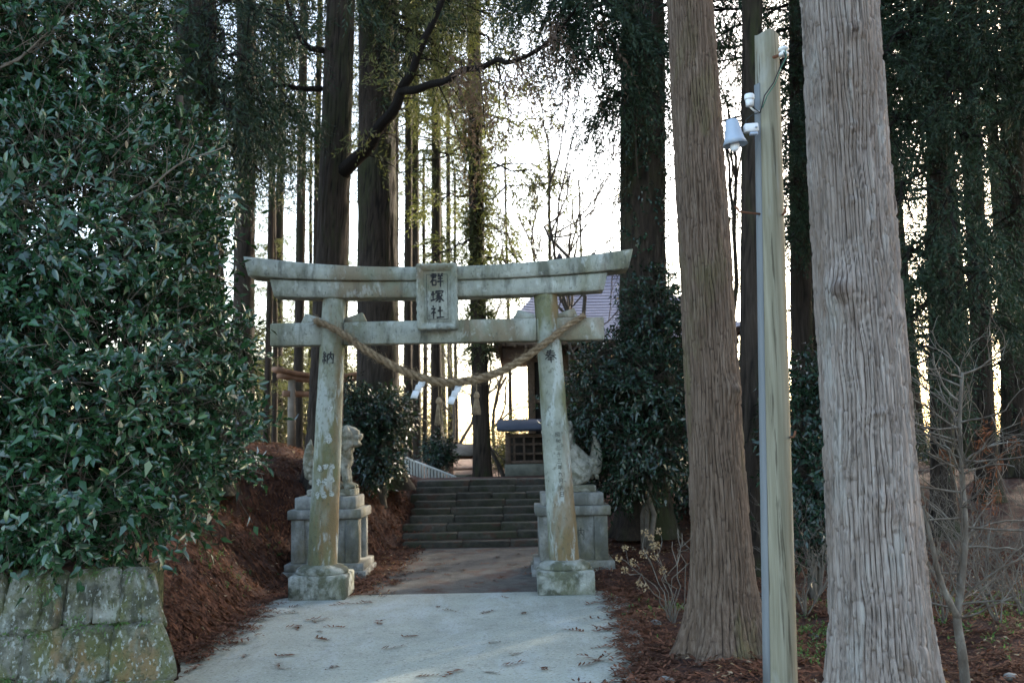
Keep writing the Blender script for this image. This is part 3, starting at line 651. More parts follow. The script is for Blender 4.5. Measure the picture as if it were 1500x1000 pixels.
# ------------------------------------------------------------------ straw rope, streamers, tassels
rpx = [(470, 476, 10.82), (463, 470, 10.74), (474, 474, 10.70), (500, 488, 10.685), (540, 515, 10.70), (580, 538, 10.71), (620, 554, 10.72), (655, 560, 10.72), (700, 555, 10.72), (745, 538, 10.71), (790, 509, 10.69), (822, 484, 10.69), (842, 470, 10.74), (856, 462, 10.80)]
rp = np.array([tuple(P(*q)) for q in rpx]); tt = np.linspace(0, len(rp) - 1, 200)
def crom(p, t):
    i = np.clip(np.floor(t).astype(int), 0, len(p) - 2); f = (t - i)[:, None]; g_ = lambda k: p[np.clip(i + k, 0, len(p) - 1)]
    return .5 * (2 * g_(0) + (g_(1) - g_(-1)) * f + (2 * g_(-1) - 5 * g_(0) + 4 * g_(1) - g_(2)) * f ** 2 + (-g_(-1) + 3 * g_(0) - 3 * g_(1) + g_(2)) * f ** 3)
path = crom(rp, tt); sl = np.concatenate([[0], np.cumsum(np.linalg.norm(np.diff(path, axis=0), axis=1))])
su = np.linspace(0, sl[-1], 260); path = np.stack([np.interp(su, sl, path[:, k]) for k in range(3)], -1)
T = unit(np.gradient(path, axis=0)); N1 = unit(np.cross(T, np.array([0, 1.0, 0]))); N2 = np.cross(T, N1)
rope = thing('sacred_rope', 'thick twisted straw rope slung across the stone gate pillars', 'rope', tuple(path[130]))
rad = .024 + .014 * np.sin(np.pi * np.clip(su / sl[-1], 0, 1)) ** .8; rng = np.random.default_rng(8)
fib = G()
for k in range(3):
    ph_ = su * 2 * np.pi / .30 + k * 2.094
    q = path + N1 * (np.cos(ph_) * rad * .62)[:, None] + N2 * (np.sin(ph_) * rad * .62)[:, None]
    g = G(); g.tube(q, rad * .62 * (1 + .1 * np.sin(su * 61 + k)), 10); mk('strand', g, MAT['rope'], rope, smooth=True)
idx = rng.integers(0, 259, 2600); a = rng.random(2600) * 6.28
o = path[idx] + (N1[idx] * np.cos(a)[:, None] + N2[idx] * np.sin(a)[:, None]) * (rad[idx] * 1.05)[:, None]
d = unit(T[idx] * rng.choice([-1, 1], (2600, 1)) + rng.normal(0, .45, (2600, 3))); s_ = unit(np.cross(d, rng.normal(0, 1, (2600, 3)))) * .0022; L = rng.uniform(.03, .11, (2600, 1))
fib.add(np.stack([o - s_, o + s_, o + d * L + s_ * .4, o + d * L - s_ * .4], 1).reshape(-1, 3), np.arange(10400).reshape(-1, 4))
mk('loose_straw', fib, MAT['rope'], rope, fix=False, kind='stuff')
def ropez(px): i = int(np.argmin(np.abs(path[:, 0] - P(px, 555, 10.72).x))); return path[i]
for px, lab, sx in ((612, 'white zigzag paper streamer hung beside the longer tassel, away from the short one', 1), (664, 'white zigzag paper streamer hung between the two straw tassels', 1)):
    c = ropez(px); g = G(); w_ = .075; h_ = .085; x = c[0]; z = c[2] - .03; y = c[1] - .01
    for k in range(3):      # folded sheets, each stepped aside from the one above
        x0 = x - .035 * k + .01; z1 = z - k * h_ * .72; ya = y - .006 * k - .03 * (k % 2); yb = y - .006 * k - .03 * ((k + 1) % 2)
        V = [(x0 + .016, ya, z1), (x0 + w_ + .016, ya, z1 - .004), (x0 + w_ - .012, yb, z1 - h_), (x0 - .012, yb, z1 - h_ + .004)]
        V += [(p[0], p[1] + .0025, p[2]) for p in V]; g.add(V, [(0, 1, 2, 3), (4, 5, 6, 7), (0, 1, 5, 4), (1, 2, 6, 5), (2, 3, 7, 6), (3, 0, 4, 7)])
    mk_top('paper_streamer', g, MAT['paper'], tuple(c), lab, 'paper streamer', 'paper streamers on the rope')
for px, hh, lab in ((643, .40, 'longer straw tassel hanging from the rope between the two paper streamers'), (698, .31, 'short straw tassel hanging from the rope toward the pillar with the date inscription')):
    c = ropez(px); t_ = thing('straw_tassel', lab, 'tassel', tuple(c), 'straw tassels on the rope'); top = c[2] - .03; k0 = top - hh * .38
    g = G(); g.tube([(c[0], c[1], top), (c[0], c[1], k0)], .006, 5); mk('cord', g, MAT['rope'], t_)
    g = G(); g.lathe([(.012, k0 + .02), (.03, k0 - .01), (.034, k0 - .04), (.026, k0 - .055)], (c[0], c[1], 0), 10); mk('knot', g, MAT['rope'], t_, smooth=True)
    g = G()
    for q in range(90):
        a = rng.random() * 6.28; r = math.sqrt(rng.random()); b0 = (c[0] + .018 * r * math.cos(a), c[1] + .018 * r * math.sin(a), k0 - .045); e = (c[0] + .055 * r * math.cos(a) + rng.normal(0, .004), c[1] + .055 * r * math.sin(a), k0 - .05 - hh * rng.uniform(.5, .6))
        g.tube([b0, e], [.0045, .0035], 3, caps=False)
    mk('skirt', g, MAT['rope'], t_, fix=False)

# ------------------------------------------------------------------ lions on pedestals
def lion_mesh():
    g = G(); r2 = np.random.default_rng(4)
    E = lambda c, r, rot=None: g.ell(c, r, rot)
    for i in range(7):
        t = i / 6; E((-.16 + .27 * t, 0, .19 + .25 * t), (.145 - .02 * t, .135 - .012 * t, .15 - .005 * t))
    for s in (-1, 1):
        E((-.10, .10 * s, .15), (.15, .075, .14)); E((-.02, .125 * s, .05), (.12, .055, .05)); E((.06, .125 * s, .035), (.06, .055, .035))
        for i in range(6):
            t = i / 5; E((.12 + .05 * t, .085 * s, .40 - .36 * t), (.062 - .016 * t, .055 - .008 * t, .07))
        E((.205, .085 * s, .034), (.075, .056, .036))
        for q in range(3): E((.262, .085 * s + (q - 1) * .03, .026), (.024, .017, .024))
        E((.17, .115 * s, .655), (.05, .025, .06)); E((.275, .055 * s, .645), (.045, .04, .03)); E((.30, .055 * s, .615), (.018, .02, .018))
    E((.12, 0, .36), (.12, .13, .17)); E((.19, 0, .585), (.135, .135, .125)); E((.20, 0, .66), (.10, .10, .05))
    E((.275, 0, .585), (.085, .11, .05)); E((.335, 0, .60), (.03, .06, .032)); E((.265, 0, .505), (.085, .10, .034)); E((.30, .07, .545), (.02, .018, .03)); E((.30, -.07, .545), (.02, .018, .03))
    for i in range(110):          # mane curls
        a = r2.uniform(-2.3, 2.3); h = r2.uniform(.42, .70); rr = .165 - 1.3 * max(0, h - .58) ** 2 - .5 * max(0, .5 - h)
        c = (.13 - rr * math.cos(a) * .85, rr * math.sin(a), h); E(c, (.036, .036, .036))
    for i in range(9):           # flame tail held upright
        t = i / 8; E((-.275 - .05 * math.sin(t * 2.6), 0, .16 + .36 * t), (.085 * (1 - t) ** .6 + .022, .075 * (1 - t) ** .6 + .02, .06))
    for i in range(26):
        a = r2.uniform(0, 6.28); h = r2.uniform(.08, .3); E((-.27 + .075 * math.cos(a), .085 * math.sin(a), h), (.03, .03, .03))
    me = mesh_of('lion_raw', g, smooth=True); o = bpy.data.objects.new('lion_raw', me); COL.objects.link(o)
    md = o.modifiers.new('r', 'REMESH'); md.mode = 'VOXEL'; md.voxel_size = .011; md.use_smooth_shade = True
    sm = o.modifiers.new('s', 'SMOOTH'); sm.iterations = 2; sm.factor = .5
    dg = bpy.context.evaluated_depsgraph_get(); out = bpy.data.meshes.new_from_object(o.evaluated_get(dg)); out.name = 'guardian_lion'
    bpy.data.objects.remove(o); return out
LION = lion_mesh(); LION.materials.append(MAT['statue'])
def pedestal(px, pyb, d, lab, flab, face, wd, chars):
    c = P(px, pyb, d); X, Y = c.x, d + .42; z = gz(X, Y - .3) ; z = min(z, .06); zb = c.z
    t_ = thing('stone_pedestal', lab, 'pedestal', (X, Y, z - .02), 'guardian lion pedestals')
    H = [.17, .53, .115, .15]; W = [wd + .06, wd - .09, wd, wd - .15]; dp = [.92, .78, .86, .70]; zz = z - .02; names = ['foot', 'body', 'cap', 'upper_tier']
    for h, w2, dd, nm in zip(H, W, dp, names):
        hh = h + (.02 if nm == 'foot' else 0)
        if nm == 'body':
            g = G(); g.box((X, Y, zz + h / 2), (w2 - .10, dd - .05, h - .002), bev=.004); bo = mk('panel_block', g, MAT['pedestal'], t_)
            for sx in (-1, 1):
                for sy in (-1, 1):
                    g = G(); g.box((X + sx * (w2 / 2 - .075), Y + sy * (dd / 2 - .075), zz + h / 2), (.16, .16, h - .004), bev=.008); mk('corner_post', g, MAT['pedestal'], t_)
            if chars:
                g = G(); brush(g, 'nou', lambda u, v, l: (X - .06 + u + .04, Y - (dd - .05) / 2 - l, zz + .24 + v), .15, .08); mk('inscription', g, MAT['carve'], bo, fix=False)
        elif nm == 'foot':
            g = G(); g.box((X, Y, zz + .05), (w2 + .06, dd + .06, .10), bev=.01); g.box((X, Y, zz + .145), (w2, dd, .088), bev=.008); mk(nm, g, MAT['pedestal'], t_); zz += .02
        else:
            g = G(); g.box((X, Y, zz + h / 2), (w2, dd, h - .003), bev=.01); mk(nm, g, MAT['pedestal'], t_)
        zz += h
    ln = thing('guardian_lion', flab, 'lion statue', (X, Y - .02, zz - .002), 'guardian lion statues')
    g = G(); g.box((X + (.04 if face > 0 else 0), Y - .02, zz + .042), (.60, .36, .085), bev=.012); mk('plinth', g, MAT['statue'], ln)
    b = bpy.data.objects.new('body', LION); COL.objects.link(b); b.parent = ln; b.location = ((.055 if face > 0 else .01), 0, .082); b.rotation_euler = (0, 0, 0 if face > 0 else math.pi + .12); b.scale = (1.0, 1.08, 1.10)
pedestal(475, 850, 12.25, 'grey granite pedestal at the foot of the red litter bank, behind a gate pillar', 'stone guardian lion sitting in profile beside the red litter bank', 1, .90, False)
pedestal(842, 843, 12.05, 'grey granite pedestal with a carved character, under the lion by the dark evergreen', 'stone guardian lion with its curled rump and tail toward the dark evergreen bush', -1, .90, True)

# ------------------------------------------------------------------ main hall behind the evergreen
hx0, hx1, hy0, hy1 = P(722, 503, 22).x, P(1094, 478, 22).x, 22.0, 29.0
ze, zr = P(740, 500, 22).z, P(830, 396, 25.5).z
hall = thing('shrine_hall', 'dark timber shrine hall with a lavender metal hip roof behind the evergreens', 'shrine hall', ((hx0 + hx1) / 2, 25.5, 1.0))
rl, rr_, ry = P(800, 381, 25.5).x, P(800, 381, 25.5).x + 2.5, 25.5
g = G(); NC = 26
def roof_z(s): return ze + (zr - ze) * (.60 * s + .40 * s * s)
def roof_side(A, B, C_, D_, n=24):
    """eave A-B, ridge D_-C_; each course overlaps the one below"""
    A, B, C_, D_ = map(np.array, (A, B, C_, D_))
    for k in range(NC):
        s0, s1 = k / NC, (k + 1) / NC + .004; rows = []
        for s, lift in ((s0, .028), (s1, 0.0)):
            u = np.linspace(0, 1, n)[:, None]; e = A + (B - A) * u; r = D_ + (C_ - D_) * u; p = e + (r - e) * min(s, 1)
            up = .30 * (np.abs(2 * u[:, 0] - 1) ** 4) * (1 - s) ** 2
            rows.append(np.column_stack([p[:, 0], p[:, 1], np.full(n, roof_z(min(s, 1))) + lift + up]))
        V = np.vstack(rows); g.add(V, [(i, i + 1, n + i + 1, n + i) for i in range(n - 1)])
        lo = rows[0].copy(); lo[:, 2] -= .03; g.add(np.vstack([rows[0], lo]), [(i, i + 1, n + i + 1, n + i) for i in range(n - 1)])
roof_side((hx0, hy0), (hx1, hy0), (rr_, ry), (rl, ry)); roof_side((hx1, hy1), (hx0, hy1), (rl, ry), (rr_, ry))
roof_side((hx0, hy1), (hx0, hy0), (rl, ry), (rl, ry), 16); roof_side((hx1, hy0), (hx1, hy1), (rr_, ry), (rr_, ry), 16)
rf = mk('roof', g, MAT['roof'], hall, fix=False)
g = G(); g.box(((rl + rr_) / 2, ry, zr + .07), (rr_ - rl + .3, .34, .2), bev=.03); g.box(((rl + rr_) / 2, ry, zr + .20), (rr_ - rl + .36, .22, .06), bev=.02); mk('ridge_cap', g, MAT['slate'], rf)
for x in (rl + .35, (rl + rr_) / 2, rr_ - .35):
    g = G(); g.box((x, ry, zr + .30), (.16, .3, .14), bev=.03); g.box((x, ry, zr + .40), (.08, .16, .08), bev=.02); mk('ridge_ornament', g, MAT['slate'], rf)
g = G(); xx = np.linspace(hx0, hx1, 24); up = .30 * np.abs(np.linspace(-1, 1, 24)) ** 4
for x, u in zip(xx, up): g.box((x, hy0 + .62, ze - .10 + u * .6 + .06), (.07, 1.3, .09), M=Matrix.Rotation(.22, 4, 'X'))
mk('rafters', g, MAT['wood'], hall)
g = G(); g.box(((hx0 + hx1) / 2, hy0 + .05, ze - .05), (hx1 - hx0 - .5, .08, .10)); g.box((hx0 + .15, 25.5, ze - .05), (.08, 6.3, .10)); g.box((hx1 - .15, 25.5, ze - .05), (.08, 6.3, .10))
g.box(((hx0 + hx1) / 2, 25.5, ze - .03), (hx1 - hx0 - .36, 6.6, .03)); mk('eave_boards', g, MAT['wood'], hall)
bx0, bx1, by0, by1 = hx0 + .85, hx1 - .85, 23.2, 28.0
g = G(); g.box(((bx0 + bx1) / 2, (by0 + by1) / 2, 2.5), (bx1 - bx0, by1 - by0, 3.0)); mk('walls', g, MAT['interior'], hall)
for k in range(6):
    g = G(); g.box((bx0 + (bx1 - bx0) * k / 5, by0 - .04, 2.45), (.17, .17, 2.95), bev=.015); mk('post', g, MAT['wood'], hall)
for z in (1.45, 2.6, 3.55):
    g = G(); g.box(((bx0 + bx1) / 2, by0 - .05, z), (bx1 - bx0, .09, .13), bev=.01); mk('rail', g, MAT['wood'], hall)
g = G(); g.box(((hx0 + hx1) / 2, 22.95, 1.36), (bx1 - bx0 + .5, .9, .07), bev=.01); mk('veranda', g, MAT['wood'], hall)
g = G(); g.box(((bx0 + bx1) / 2, (by0 + by1) / 2, 1.02), (bx1 - bx0 + .3, by1 - by0 + .3, .12), bev=.02); mk('foundation', g, MAT['stonefoot'], hall)

# ------------------------------------------------------------------ small lattice shrine at the head of the steps
LD = 19.2; lx0, lx1 = P(741, 690, LD).x, P(868, 690, LD).x; lz0 = gz(.3, LD) - .01
lz = lambda py: P(790, py, LD).z
ls = thing('lattice_shrine', 'low wooden lattice-fronted shrine with a dark blue roof at the head of the steps', 'small shrine', ((lx0 + lx1) / 2, LD + .4, lz0))
cx = (lx0 + lx1) / 2; wd = lx1 - lx0
g = G(); g.box((cx, LD + .4, (lz0 + lz(679)) / 2), (wd + .04, .92, lz(679) - lz0), bev=.02); mk('foundation', g, MAT['stonefoot'], ls)
g = G(); g.box((cx, LD + .50, (lz(679) + lz(634)) / 2), (wd - .06, .6, lz(634) - lz(679))); mk('inner_box', g, MAT['interior'], ls)
for x in (lx0 + .05, lx1 - .05):
    g = G(); g.box((x, LD + .02, (lz(679) + lz(632)) / 2), (.10, .10, lz(632) - lz(679)), bev=.01); mk('post', g, MAT['wood'], ls)
for py in (676, 638):
    g = G(); g.box((cx, LD + .03, lz(py)), (wd - .2, .07, .06), bev=.006); mk('sill_rail', g, MAT['wood'], ls)
nb = 8
for k in range(nb):
    g = G(); g.box((lx0 + .17 + (wd - .34) * k / (nb - 1), LD + .045, (lz(676) + lz(638)) / 2), (.042, .03, lz(638) - lz(676)), bev=.004); mk('lattice_bar', g, MAT['wood'], ls)
for py in (650, 664):
    g = G(); g.box((cx, LD + .075, lz(py)), (wd - .2, .028, .045), bev=.004); mk('lattice_rail', g, MAT['wood'], ls)
g = G()
zt_, zb_ = lz(617), lz(630); e = .16
g.sections([[(lx0 - e, LD - .25, zb_), (lx0 - e, LD - .25, zb_ + .05), (lx0 - e, LD + .45, zt_ + .06), (lx0 - e, LD + 1.15, zb_ + .05), (lx0 - e, LD + 1.15, zb_), (lx0 - e, LD + .45, zt_)],
            [(lx1 + e, LD - .25, zb_), (lx1 + e, LD - .25, zb_ + .05), (lx1 + e, LD + .45, zt_ + .06), (lx1 + e, LD + 1.15, zb_ + .05), (lx1 + e, LD + 1.15, zb_), (lx1 + e, LD + .45, zt_)]])
mk('roof', g, MAT['slate'], ls)

# ------------------------------------------------------------------ pale railing and the small roofed basin beyond the steps
fa, fb = P(594, 670, 22.5), P(667, 698, 20.2)
rail = thing('slatted_railing', 'pale metal railing of upright slats sloping down beyond the steps', 'railing', (fa.x, fa.y, gz(fa.x, fa.y)))
g = G(); g.tube([tuple(fa), tuple(fb)], .024, 8); mk('handrail', g, MAT['fence'], rail, smooth=True)
nf = 17
for k in range(nf):
    p = fa.lerp(fb, k / (nf - 1)); z0 = min(gz(p.x, p.y) - .02, p.z - .2); g = G(); g.box((p.x, p.y, (p.z + z0) / 2), (.045, .03, p.z - z0 - .01), bev=.004); mk('slat', g, MAT['fence'], rail)
bd = 25.0; bz = lambda py: P(675, py, bd).z; b0, b1 = P(654, 675, bd).x, P(700, 675, bd).x; bcx = (b0 + b1) / 2; bg0 = gz(bcx, bd + .3)
pav = thing('basin_pavilion', 'little open timber pavilion with a weathered gable roof beyond the railing', 'pavilion', (bcx, bd + .35, bg0))
for x in (b0 + .09, b1 - .09):
    for y in (bd, bd + .7):
        g = G(); g.box((x, y, (bz(668) + bg0) / 2), (.09, .09, bz(668) - bg0 + .02), bev=.008); mk('post', g, MAT['redwood'], pav)
g = G(); g.box((bcx, bd, bz(670)), (b1 - b0 - .0, .07, .08)); g.box((bcx, bd + .7, bz(670)), (b1 - b0, .07, .08)); g.box((bcx, bd, bz(687)), (b1 - b0 - .2, .05, .05)); mk('beams', g, MAT['redwood'], pav)
g = G(); zt_, zb_ = bz(653), bz(668); e = .14
g.sections([[(x, bd - .3, zb_), (x, bd - .3, zb_ + .05), (x, bd + .35, zt_ + .05), (x, bd + 1.0, zb_ + .05), (x, bd + 1.0, zb_), (x, bd + .35, zt_)] for x in (b0 - e, b1 + e)])
mk('roof', g, MAT['palewood'], pav)
g = G(); g.box((bcx, bd + .35, bg0 + .14), (b1 - b0 - .3, .4, .30), bev=.03); mk('stone_basin', g, MAT['stonefoot'], pav)

# ------------------------------------------------------------------ small wooden torii on the bank
q0 = P(427, 652, 19.0); ax = Vector((.62, .78, 0)); z0 = gz(q0.x, q0.y) - .02; ztop = P(430, 552, 19.0).z
wt = thing('wooden_torii', 'small reddish wooden torii gate standing sideways on the litter bank', 'torii gate', (q0.x, q0.y, z0))
for k in (0, 1):
    p = q0 + ax * (1.35 * k); z1 = gz(p.x, p.y) - .02; g = G(); g.tube([(p.x, p.y, z1), (p.x, p.y, ztop - .05)], [.085, .07], 12); mk('pillar', g, MAT['palewood'], wt, smooth=True)
mid = q0 + ax * .675; perp = Vector((-ax.y, ax.x, 0))
def wbeam(L, h, th, zc, curve, nm, mat):
    secs = []
    for u in np.linspace(-1, 1, 13):
        c = mid + ax * (u * L / 2); zz = zc + curve * abs(u) ** 2.2; secs.append([tuple(Vector((c.x, c.y, 0)) + perp * (sy * th / 2) + Vector((0, 0, zz + sz * h / 2))) for sy, sz in ((-1, -1), (1, -1), (1, 1), (-1, 1))])
    g = G(); g.sections(secs); mk(nm, g, mat, wt)
wbeam(2.15, .09, .20, ztop + .035, .10, 'top_beam', MAT['redwood']); wbeam(1.95, .08, .15, ztop - .052, .07, 'lower_lintel', MAT['redwood']); wbeam(1.75, .11, .06, ztop - .32, 0, 'tie_beam', MAT['redwood'])

# ------------------------------------------------------------------ dry stone wall under the camellia
rng = np.random.default_rng(31)
wall = thing('stone_wall', 'low battered retaining wall of mossy rough stones under the camellia', 'wall', (-3.2, 6.7, 0))
WY = 6.58
def wall_pt(x, z, out=0.0):
    """front face of the wall, leaning back; it turns the corner at the right end and runs back along the road"""
    cxr = -2.24 - .16 * z / .82
    return (x, WY + .14 * z / .82 - out, z)
g = G(); g.box((-6.40, WY + .63, .36), (7.5, .9, .82), bev=.05); mk('mossy_core', g, MAT['mossjoint'], wall)
def stone(poly, depth_dir, bulge, seed, sink=.018):
    """an irregular stone: a four-cornered face with a bulged, uneven front and rounded edges"""
    a, b, c, d = [np.array(p, float) for p in poly]; n = 15; g = G(); U, Vv = np.meshgrid(np.linspace(0, 1, n), np.linspace(0, 1, n), indexing='ij')
    r2 = np.random.default_rng(seed); e = lambda t: np.sign(t) * np.abs(t) ** .75
    uu = .5 + .5 * e(2 * U - 1); vv = .5 + .5 * e(2 * Vv - 1)
    wob = lambda k: (vnoise(U * 3 + 5, Vv * 3, 9, 6, seed * 7 + k) - .5) * .16
    bx_ = np.abs(2 * uu - 1); by_ = np.abs(2 * vv - 1); pinch = 1 - .055 * (bx_ ** 3) * (by_ ** 3) * 2
    us = np.clip(.5 + (uu - .5) * pinch + wob(1) * (1 - bx_ ** 4), 0, 1); vs = np.clip(.5 + (vv - .5) * pinch + wob(2) * (1 - by_ ** 4), 0, 1)
    q = (a[None, None] * ((1 - us) * (1 - vs))[..., None] + b * (us * (1 - vs))[..., None] + c * (us * vs)[..., None] + d * ((1 - us) * vs)[..., None])
    f = (1 - bx_ ** 11) * (1 - by_ ** 11); o = bulge * f ** .4 - sink * (1 - f) ** 6
    o = o + ((vnoise(q[..., 0] * 9 + 90, q[..., 1] * 9 + 9, 400, 60, seed) - .5) * .05 + (vnoise(q[..., 0] * 26 + 300, q[..., 1] * 20 + 9, 900, 200, seed + 1) - .5) * .022) * f
    o = o + (U - .5) * r2.normal(0, .02) + (Vv - .5) * r2.normal(0, .02)
    V = [depth_dir(q[i, j, 0], q[i, j, 1], o[i, j]) for i in range(n) for j in range(n)]
    g.add(V, [(i * n + j, (i + 1) * n + j, (i + 1) * n + j + 1, i * n + j + 1) for i in range(n - 1) for j in range(n - 1)]); return g
sd_ = 100
zrow = lambda x, i: [0.0, .14 + .03 * math.sin(x * 3), .44 + .05 * math.sin(x * 2.3 + 1), .81 + .012 * math.sin(x * 4)][i] - (.05 if i == 0 else 0)
for row in range(3):
    x = -5.2; wr = [(.22, .40), (.20, .36), (.14, .30)][row]
    while x < -2.26:
        wdt = rng.uniform(*wr); x2 = x + wdt
        if -2.26 - x2 < .12: x2 = -2.22
        sh = [0, .0, .0]; gap = -.012; lean = rng.uniform(-.04, .04)
        def ed(xx, zz):   # the right end leans back with the batter
            lim = -2.15 - .27 * zz / .82; return (min(xx, lim), zz)
        poly = [ed(x + gap + rng.uniform(-.02, .02), zrow(x, row) + gap), ed(x2 - gap + rng.uniform(-.02, .02), zrow(x2, row) + gap), ed(x2 - gap + lean, zrow(x2, row + 1) - gap + rng.uniform(-.03, .02)), ed(x + gap + lean, zrow(x, row + 1) - gap + rng.uniform(-.03, .02))]
        sd_ += 1; mk('stone', stone(poly, lambda u, v, o: wall_pt(u, v, o), rng.uniform(.012, .03), sd_), MAT['wallstone'], wall, smooth=True)
        x = x2
for row in range(3):      # the return along the road
    y = WY + .05
    while y < WY + 1.5:
        y2 = y + rng.uniform(.22, .4); poly = [(y, zrow(y, row) + .006), (y2 - .012, zrow(y2, row) + .006), (y2 - .012 + rng.uniform(-.03, .03), zrow(y2, row + 1) - .006), (y + rng.uniform(-.02, .02), zrow(y, row + 1) - .006)]
        sd_ += 1; mk('stone', stone(poly, lambda u, v, o: (-2.25 - .17 * v / .82 - .42 * (u - WY) + o, u + .14 * v / .82 * max(0, 1 - (u - WY)), v), rng.uniform(.03, .06), sd_), MAT['wallstone'], wall, smooth=True); y = y2
g = G(); D_ = np.array([(rng.uniform(-5.2, -2.4)) for _ in range(260)]); Zr = np.array([zrow(x, rng.integers(1, 4)) for x in D_]) + rng.normal(0, .012, 260)
C_ = np.array([wall_pt(x, z, .02) for x, z in zip(D_, Zr)]); needle_sprays(g, rng, C_, np.repeat([[0, -1, .1]], 260, 0), 3, 4, .035, .03, .006, .4, .8, .012); mk('moss', g, MAT['weed'], wall, fix=False, kind='stuff')
for px, py in ((70, 865), (108, 910), (52, 850)):
    p = P(px, py, 6.55); g = G(); needle_sprays(g, rng, [tuple(p)] * 5, [(0, -.5, .8)] * 5, 3, 3, .09, .07, .004, .9, .5, .01); mk('grass_tuft', g, MAT['weed'], wall, fix=False)

# ------------------------------------------------------------------ wooden pole with lamp
pb0, pt0 = P(1144, 1000, 6.05), P(1123, 52, 6.05); kk = (pt0 - pb0) / (pt0.z - pb0.z); pbase = pb0 + kk * (gz(pb0.x, pb0.y) - .02 - pb0.z); Hp = pt0.z - pbase.z
pole = thing('utility_pole', 'weathered greenish wooden pole with a flat grey face and a lamp near its top', 'pole', tuple(pbase))
def pole_at(t): return pbase + (pt0 - pbase) * t
secs = []; fsecs = []
for t in np.linspace(0, 1, 30):
    c = pole_at(t); r = .098 - .024 * t; L = []
    for a in np.linspace(RAD(-142), RAD(200), 22): L.append((c.x + r * math.cos(a), c.y + r * math.sin(a), c.z + (.012 * math.sin(a * 3) if t == 1 else 0)))
    secs.append(L)
g = G(); g.sections(secs); mk('shaft', g, MAT['pole'], pole)
g = G()
for t0_, t1_ in ((0, .92),):
    ra = []
    for t in np.linspace(t0_, t1_, 12):
        c = pole_at(t); r = .098 - .024 * t; a0, a1 = RAD(-142), RAD(-175)
        p0 = Vector((c.x + (r + .004) * math.cos(a0) - .002, c.y + (r + .004) * math.sin(a0) - .002, c.z)); p1 = Vector((c.x + (r + .012) * math.cos(a1), c.y + (r + .012) * math.sin(a1), c.z)); ra.append([p0, p1, p1 + Vector((.02, .02, 0)), p0 + Vector((.02, .02, 0))])
    g.sections(ra)
mk('flat_face', g, MAT['polegrey'], pole)
def pp(px, py, d): return P(px, py, d)
for px, py, dx in ((1108, 312, -1), (1140, 314, .25), (1152, 640, .3)):
    c = pp(px, py, 5.98); g = G(); e = Vector((dx * .14, -.05, .0))
    g.tube([tuple(c + Vector((.03, .03, 0))), tuple(c + e * .8), tuple(c + e + Vector((0, 0, .035)))], .007, 6); mk('step_spike', g, MAT['rust'], pole)
# insulator on an iron bracket, cables, sensor
c = pp(1140, 82, 5.95); c2 = pp(1148, 76, 5.93)
g = G(); g.tube([tuple(pp(1128, 86, 6.0)), tuple(c)], .010, 6); mk('bracket', g, MAT['rust'], pole)
g = G(); g.lathe([(.016, -.03), (.03, -.026), (.03, -.01), (.02, -.006), (.02, .004), (.032, .008), (.032, .022), (.02, .03)], tuple(c2), 14); mk('insulator', g, MAT['white'], pole, smooth=True)
g = G(); g.tube([tuple(pp(*q)) for q in ((1148, 76, 5.9), (1151, 84, 5.9), (1142, 100, 5.9), (1133, 122, 5.91), (1120, 140, 5.92), (1115, 160, 5.93), (1113, 166, 5.94))], .0042, 5); mk('cable', g, MAT['cable'], pole, smooth=True)
g = G(); g.tube([tuple(pp(*q)) for q in ((1150, 73, 5.89), (1152, 84, 5.89), (1144, 100, 5.89), (1136, 122, 5.90), (1124, 140, 5.91), (1117, 158, 5.92))], .003, 5); mk('cable', g, MAT['greencable'], pole, smooth=True)
g = G(); g.tube([tuple(pp(*q)) for q in ((1102, 152, 5.97), (1106, 160, 5.96), (1113, 165, 5.95), (1102, 168, 5.96), (1093, 176, 5.96), (1092, 184, 5.97))], .0038, 5); mk('cable', g, MAT['cable'], pole, smooth=True)
lc = pp(1074, 192, 5.93)
lamp = thing('street_lamp', 'grey cone-shaded lamp on a white bracket fixed to the wooden pole', 'lamp', tuple(pp(1112, 190, 5.97)))
s_ = 5.93 / FPX; tl = Matrix.Rotation(RAD(-6), 3, 'Y')
g = G(); prof = [(.010, 18 * s_), (8.5 * s_, 17 * s_), (9.5 * s_, 15 * s_), (12.5 * s_, -2 * s_), (15 * s_, -13 * s_), (19 * s_, -22 * s_), (18.2 * s_, -21.6 * s_), (14.2 * s_, -13 * s_), (9 * s_, 13 * s_), (.010, 14 * s_)]
th = 28; V = []
for r, z in prof:
    for k in range(th):
        v = tl @ Vector((r * math.cos(k * 6.2832 / th), r * math.sin(k * 6.2832 / th), z)); V.append((lc.x + v.x, lc.y + v.y, lc.z + v.z))
g.add(V, [(i * th + j, i * th + (j + 1) % th, (i + 1) * th + (j + 1) % th, (i + 1) * th + j) for i in range(len(prof) - 1) for j in range(th)]); mk('lamp_shade', g, MAT['shade'], lamp, smooth=True)
bc = lc + Vector((.004, -.01, -21 * s_)); g = G(); g.lathe([(.010, .055), (.016, .045), (.026, .012), (.030, -.012), (.025, -.034), (.012, -.046)], tuple(bc), 18); mk('bulb', g, MAT['bulb'], lamp, smooth=True)
g = G(); b_ = pp(1100, 188, 5.95); g.box(tuple(b_), (.085, .05, .052), bev=.006, M=Matrix.Rotation(RAD(-3), 4, 'Y')); mk('bracket_box', g, MAT['white'], lamp)
g = G(); b2 = pp(1108, 186, 5.92); g.lathe([(.007, -.004), (.007, .004)], (b2.x, b2.y, b2.z), 10); g.box(tuple(pp(1104, 196, 5.94)), (.05, .03, .018), bev=.004); mk('clip', g, MAT['shade'], lamp)
sc_ = pp(1098, 148, 5.95)
sen = thing('light_sensor', 'white cylindrical light sensor above the lamp on the pole', 'sensor', tuple(sc_ + Vector((0, 0, -.04))))
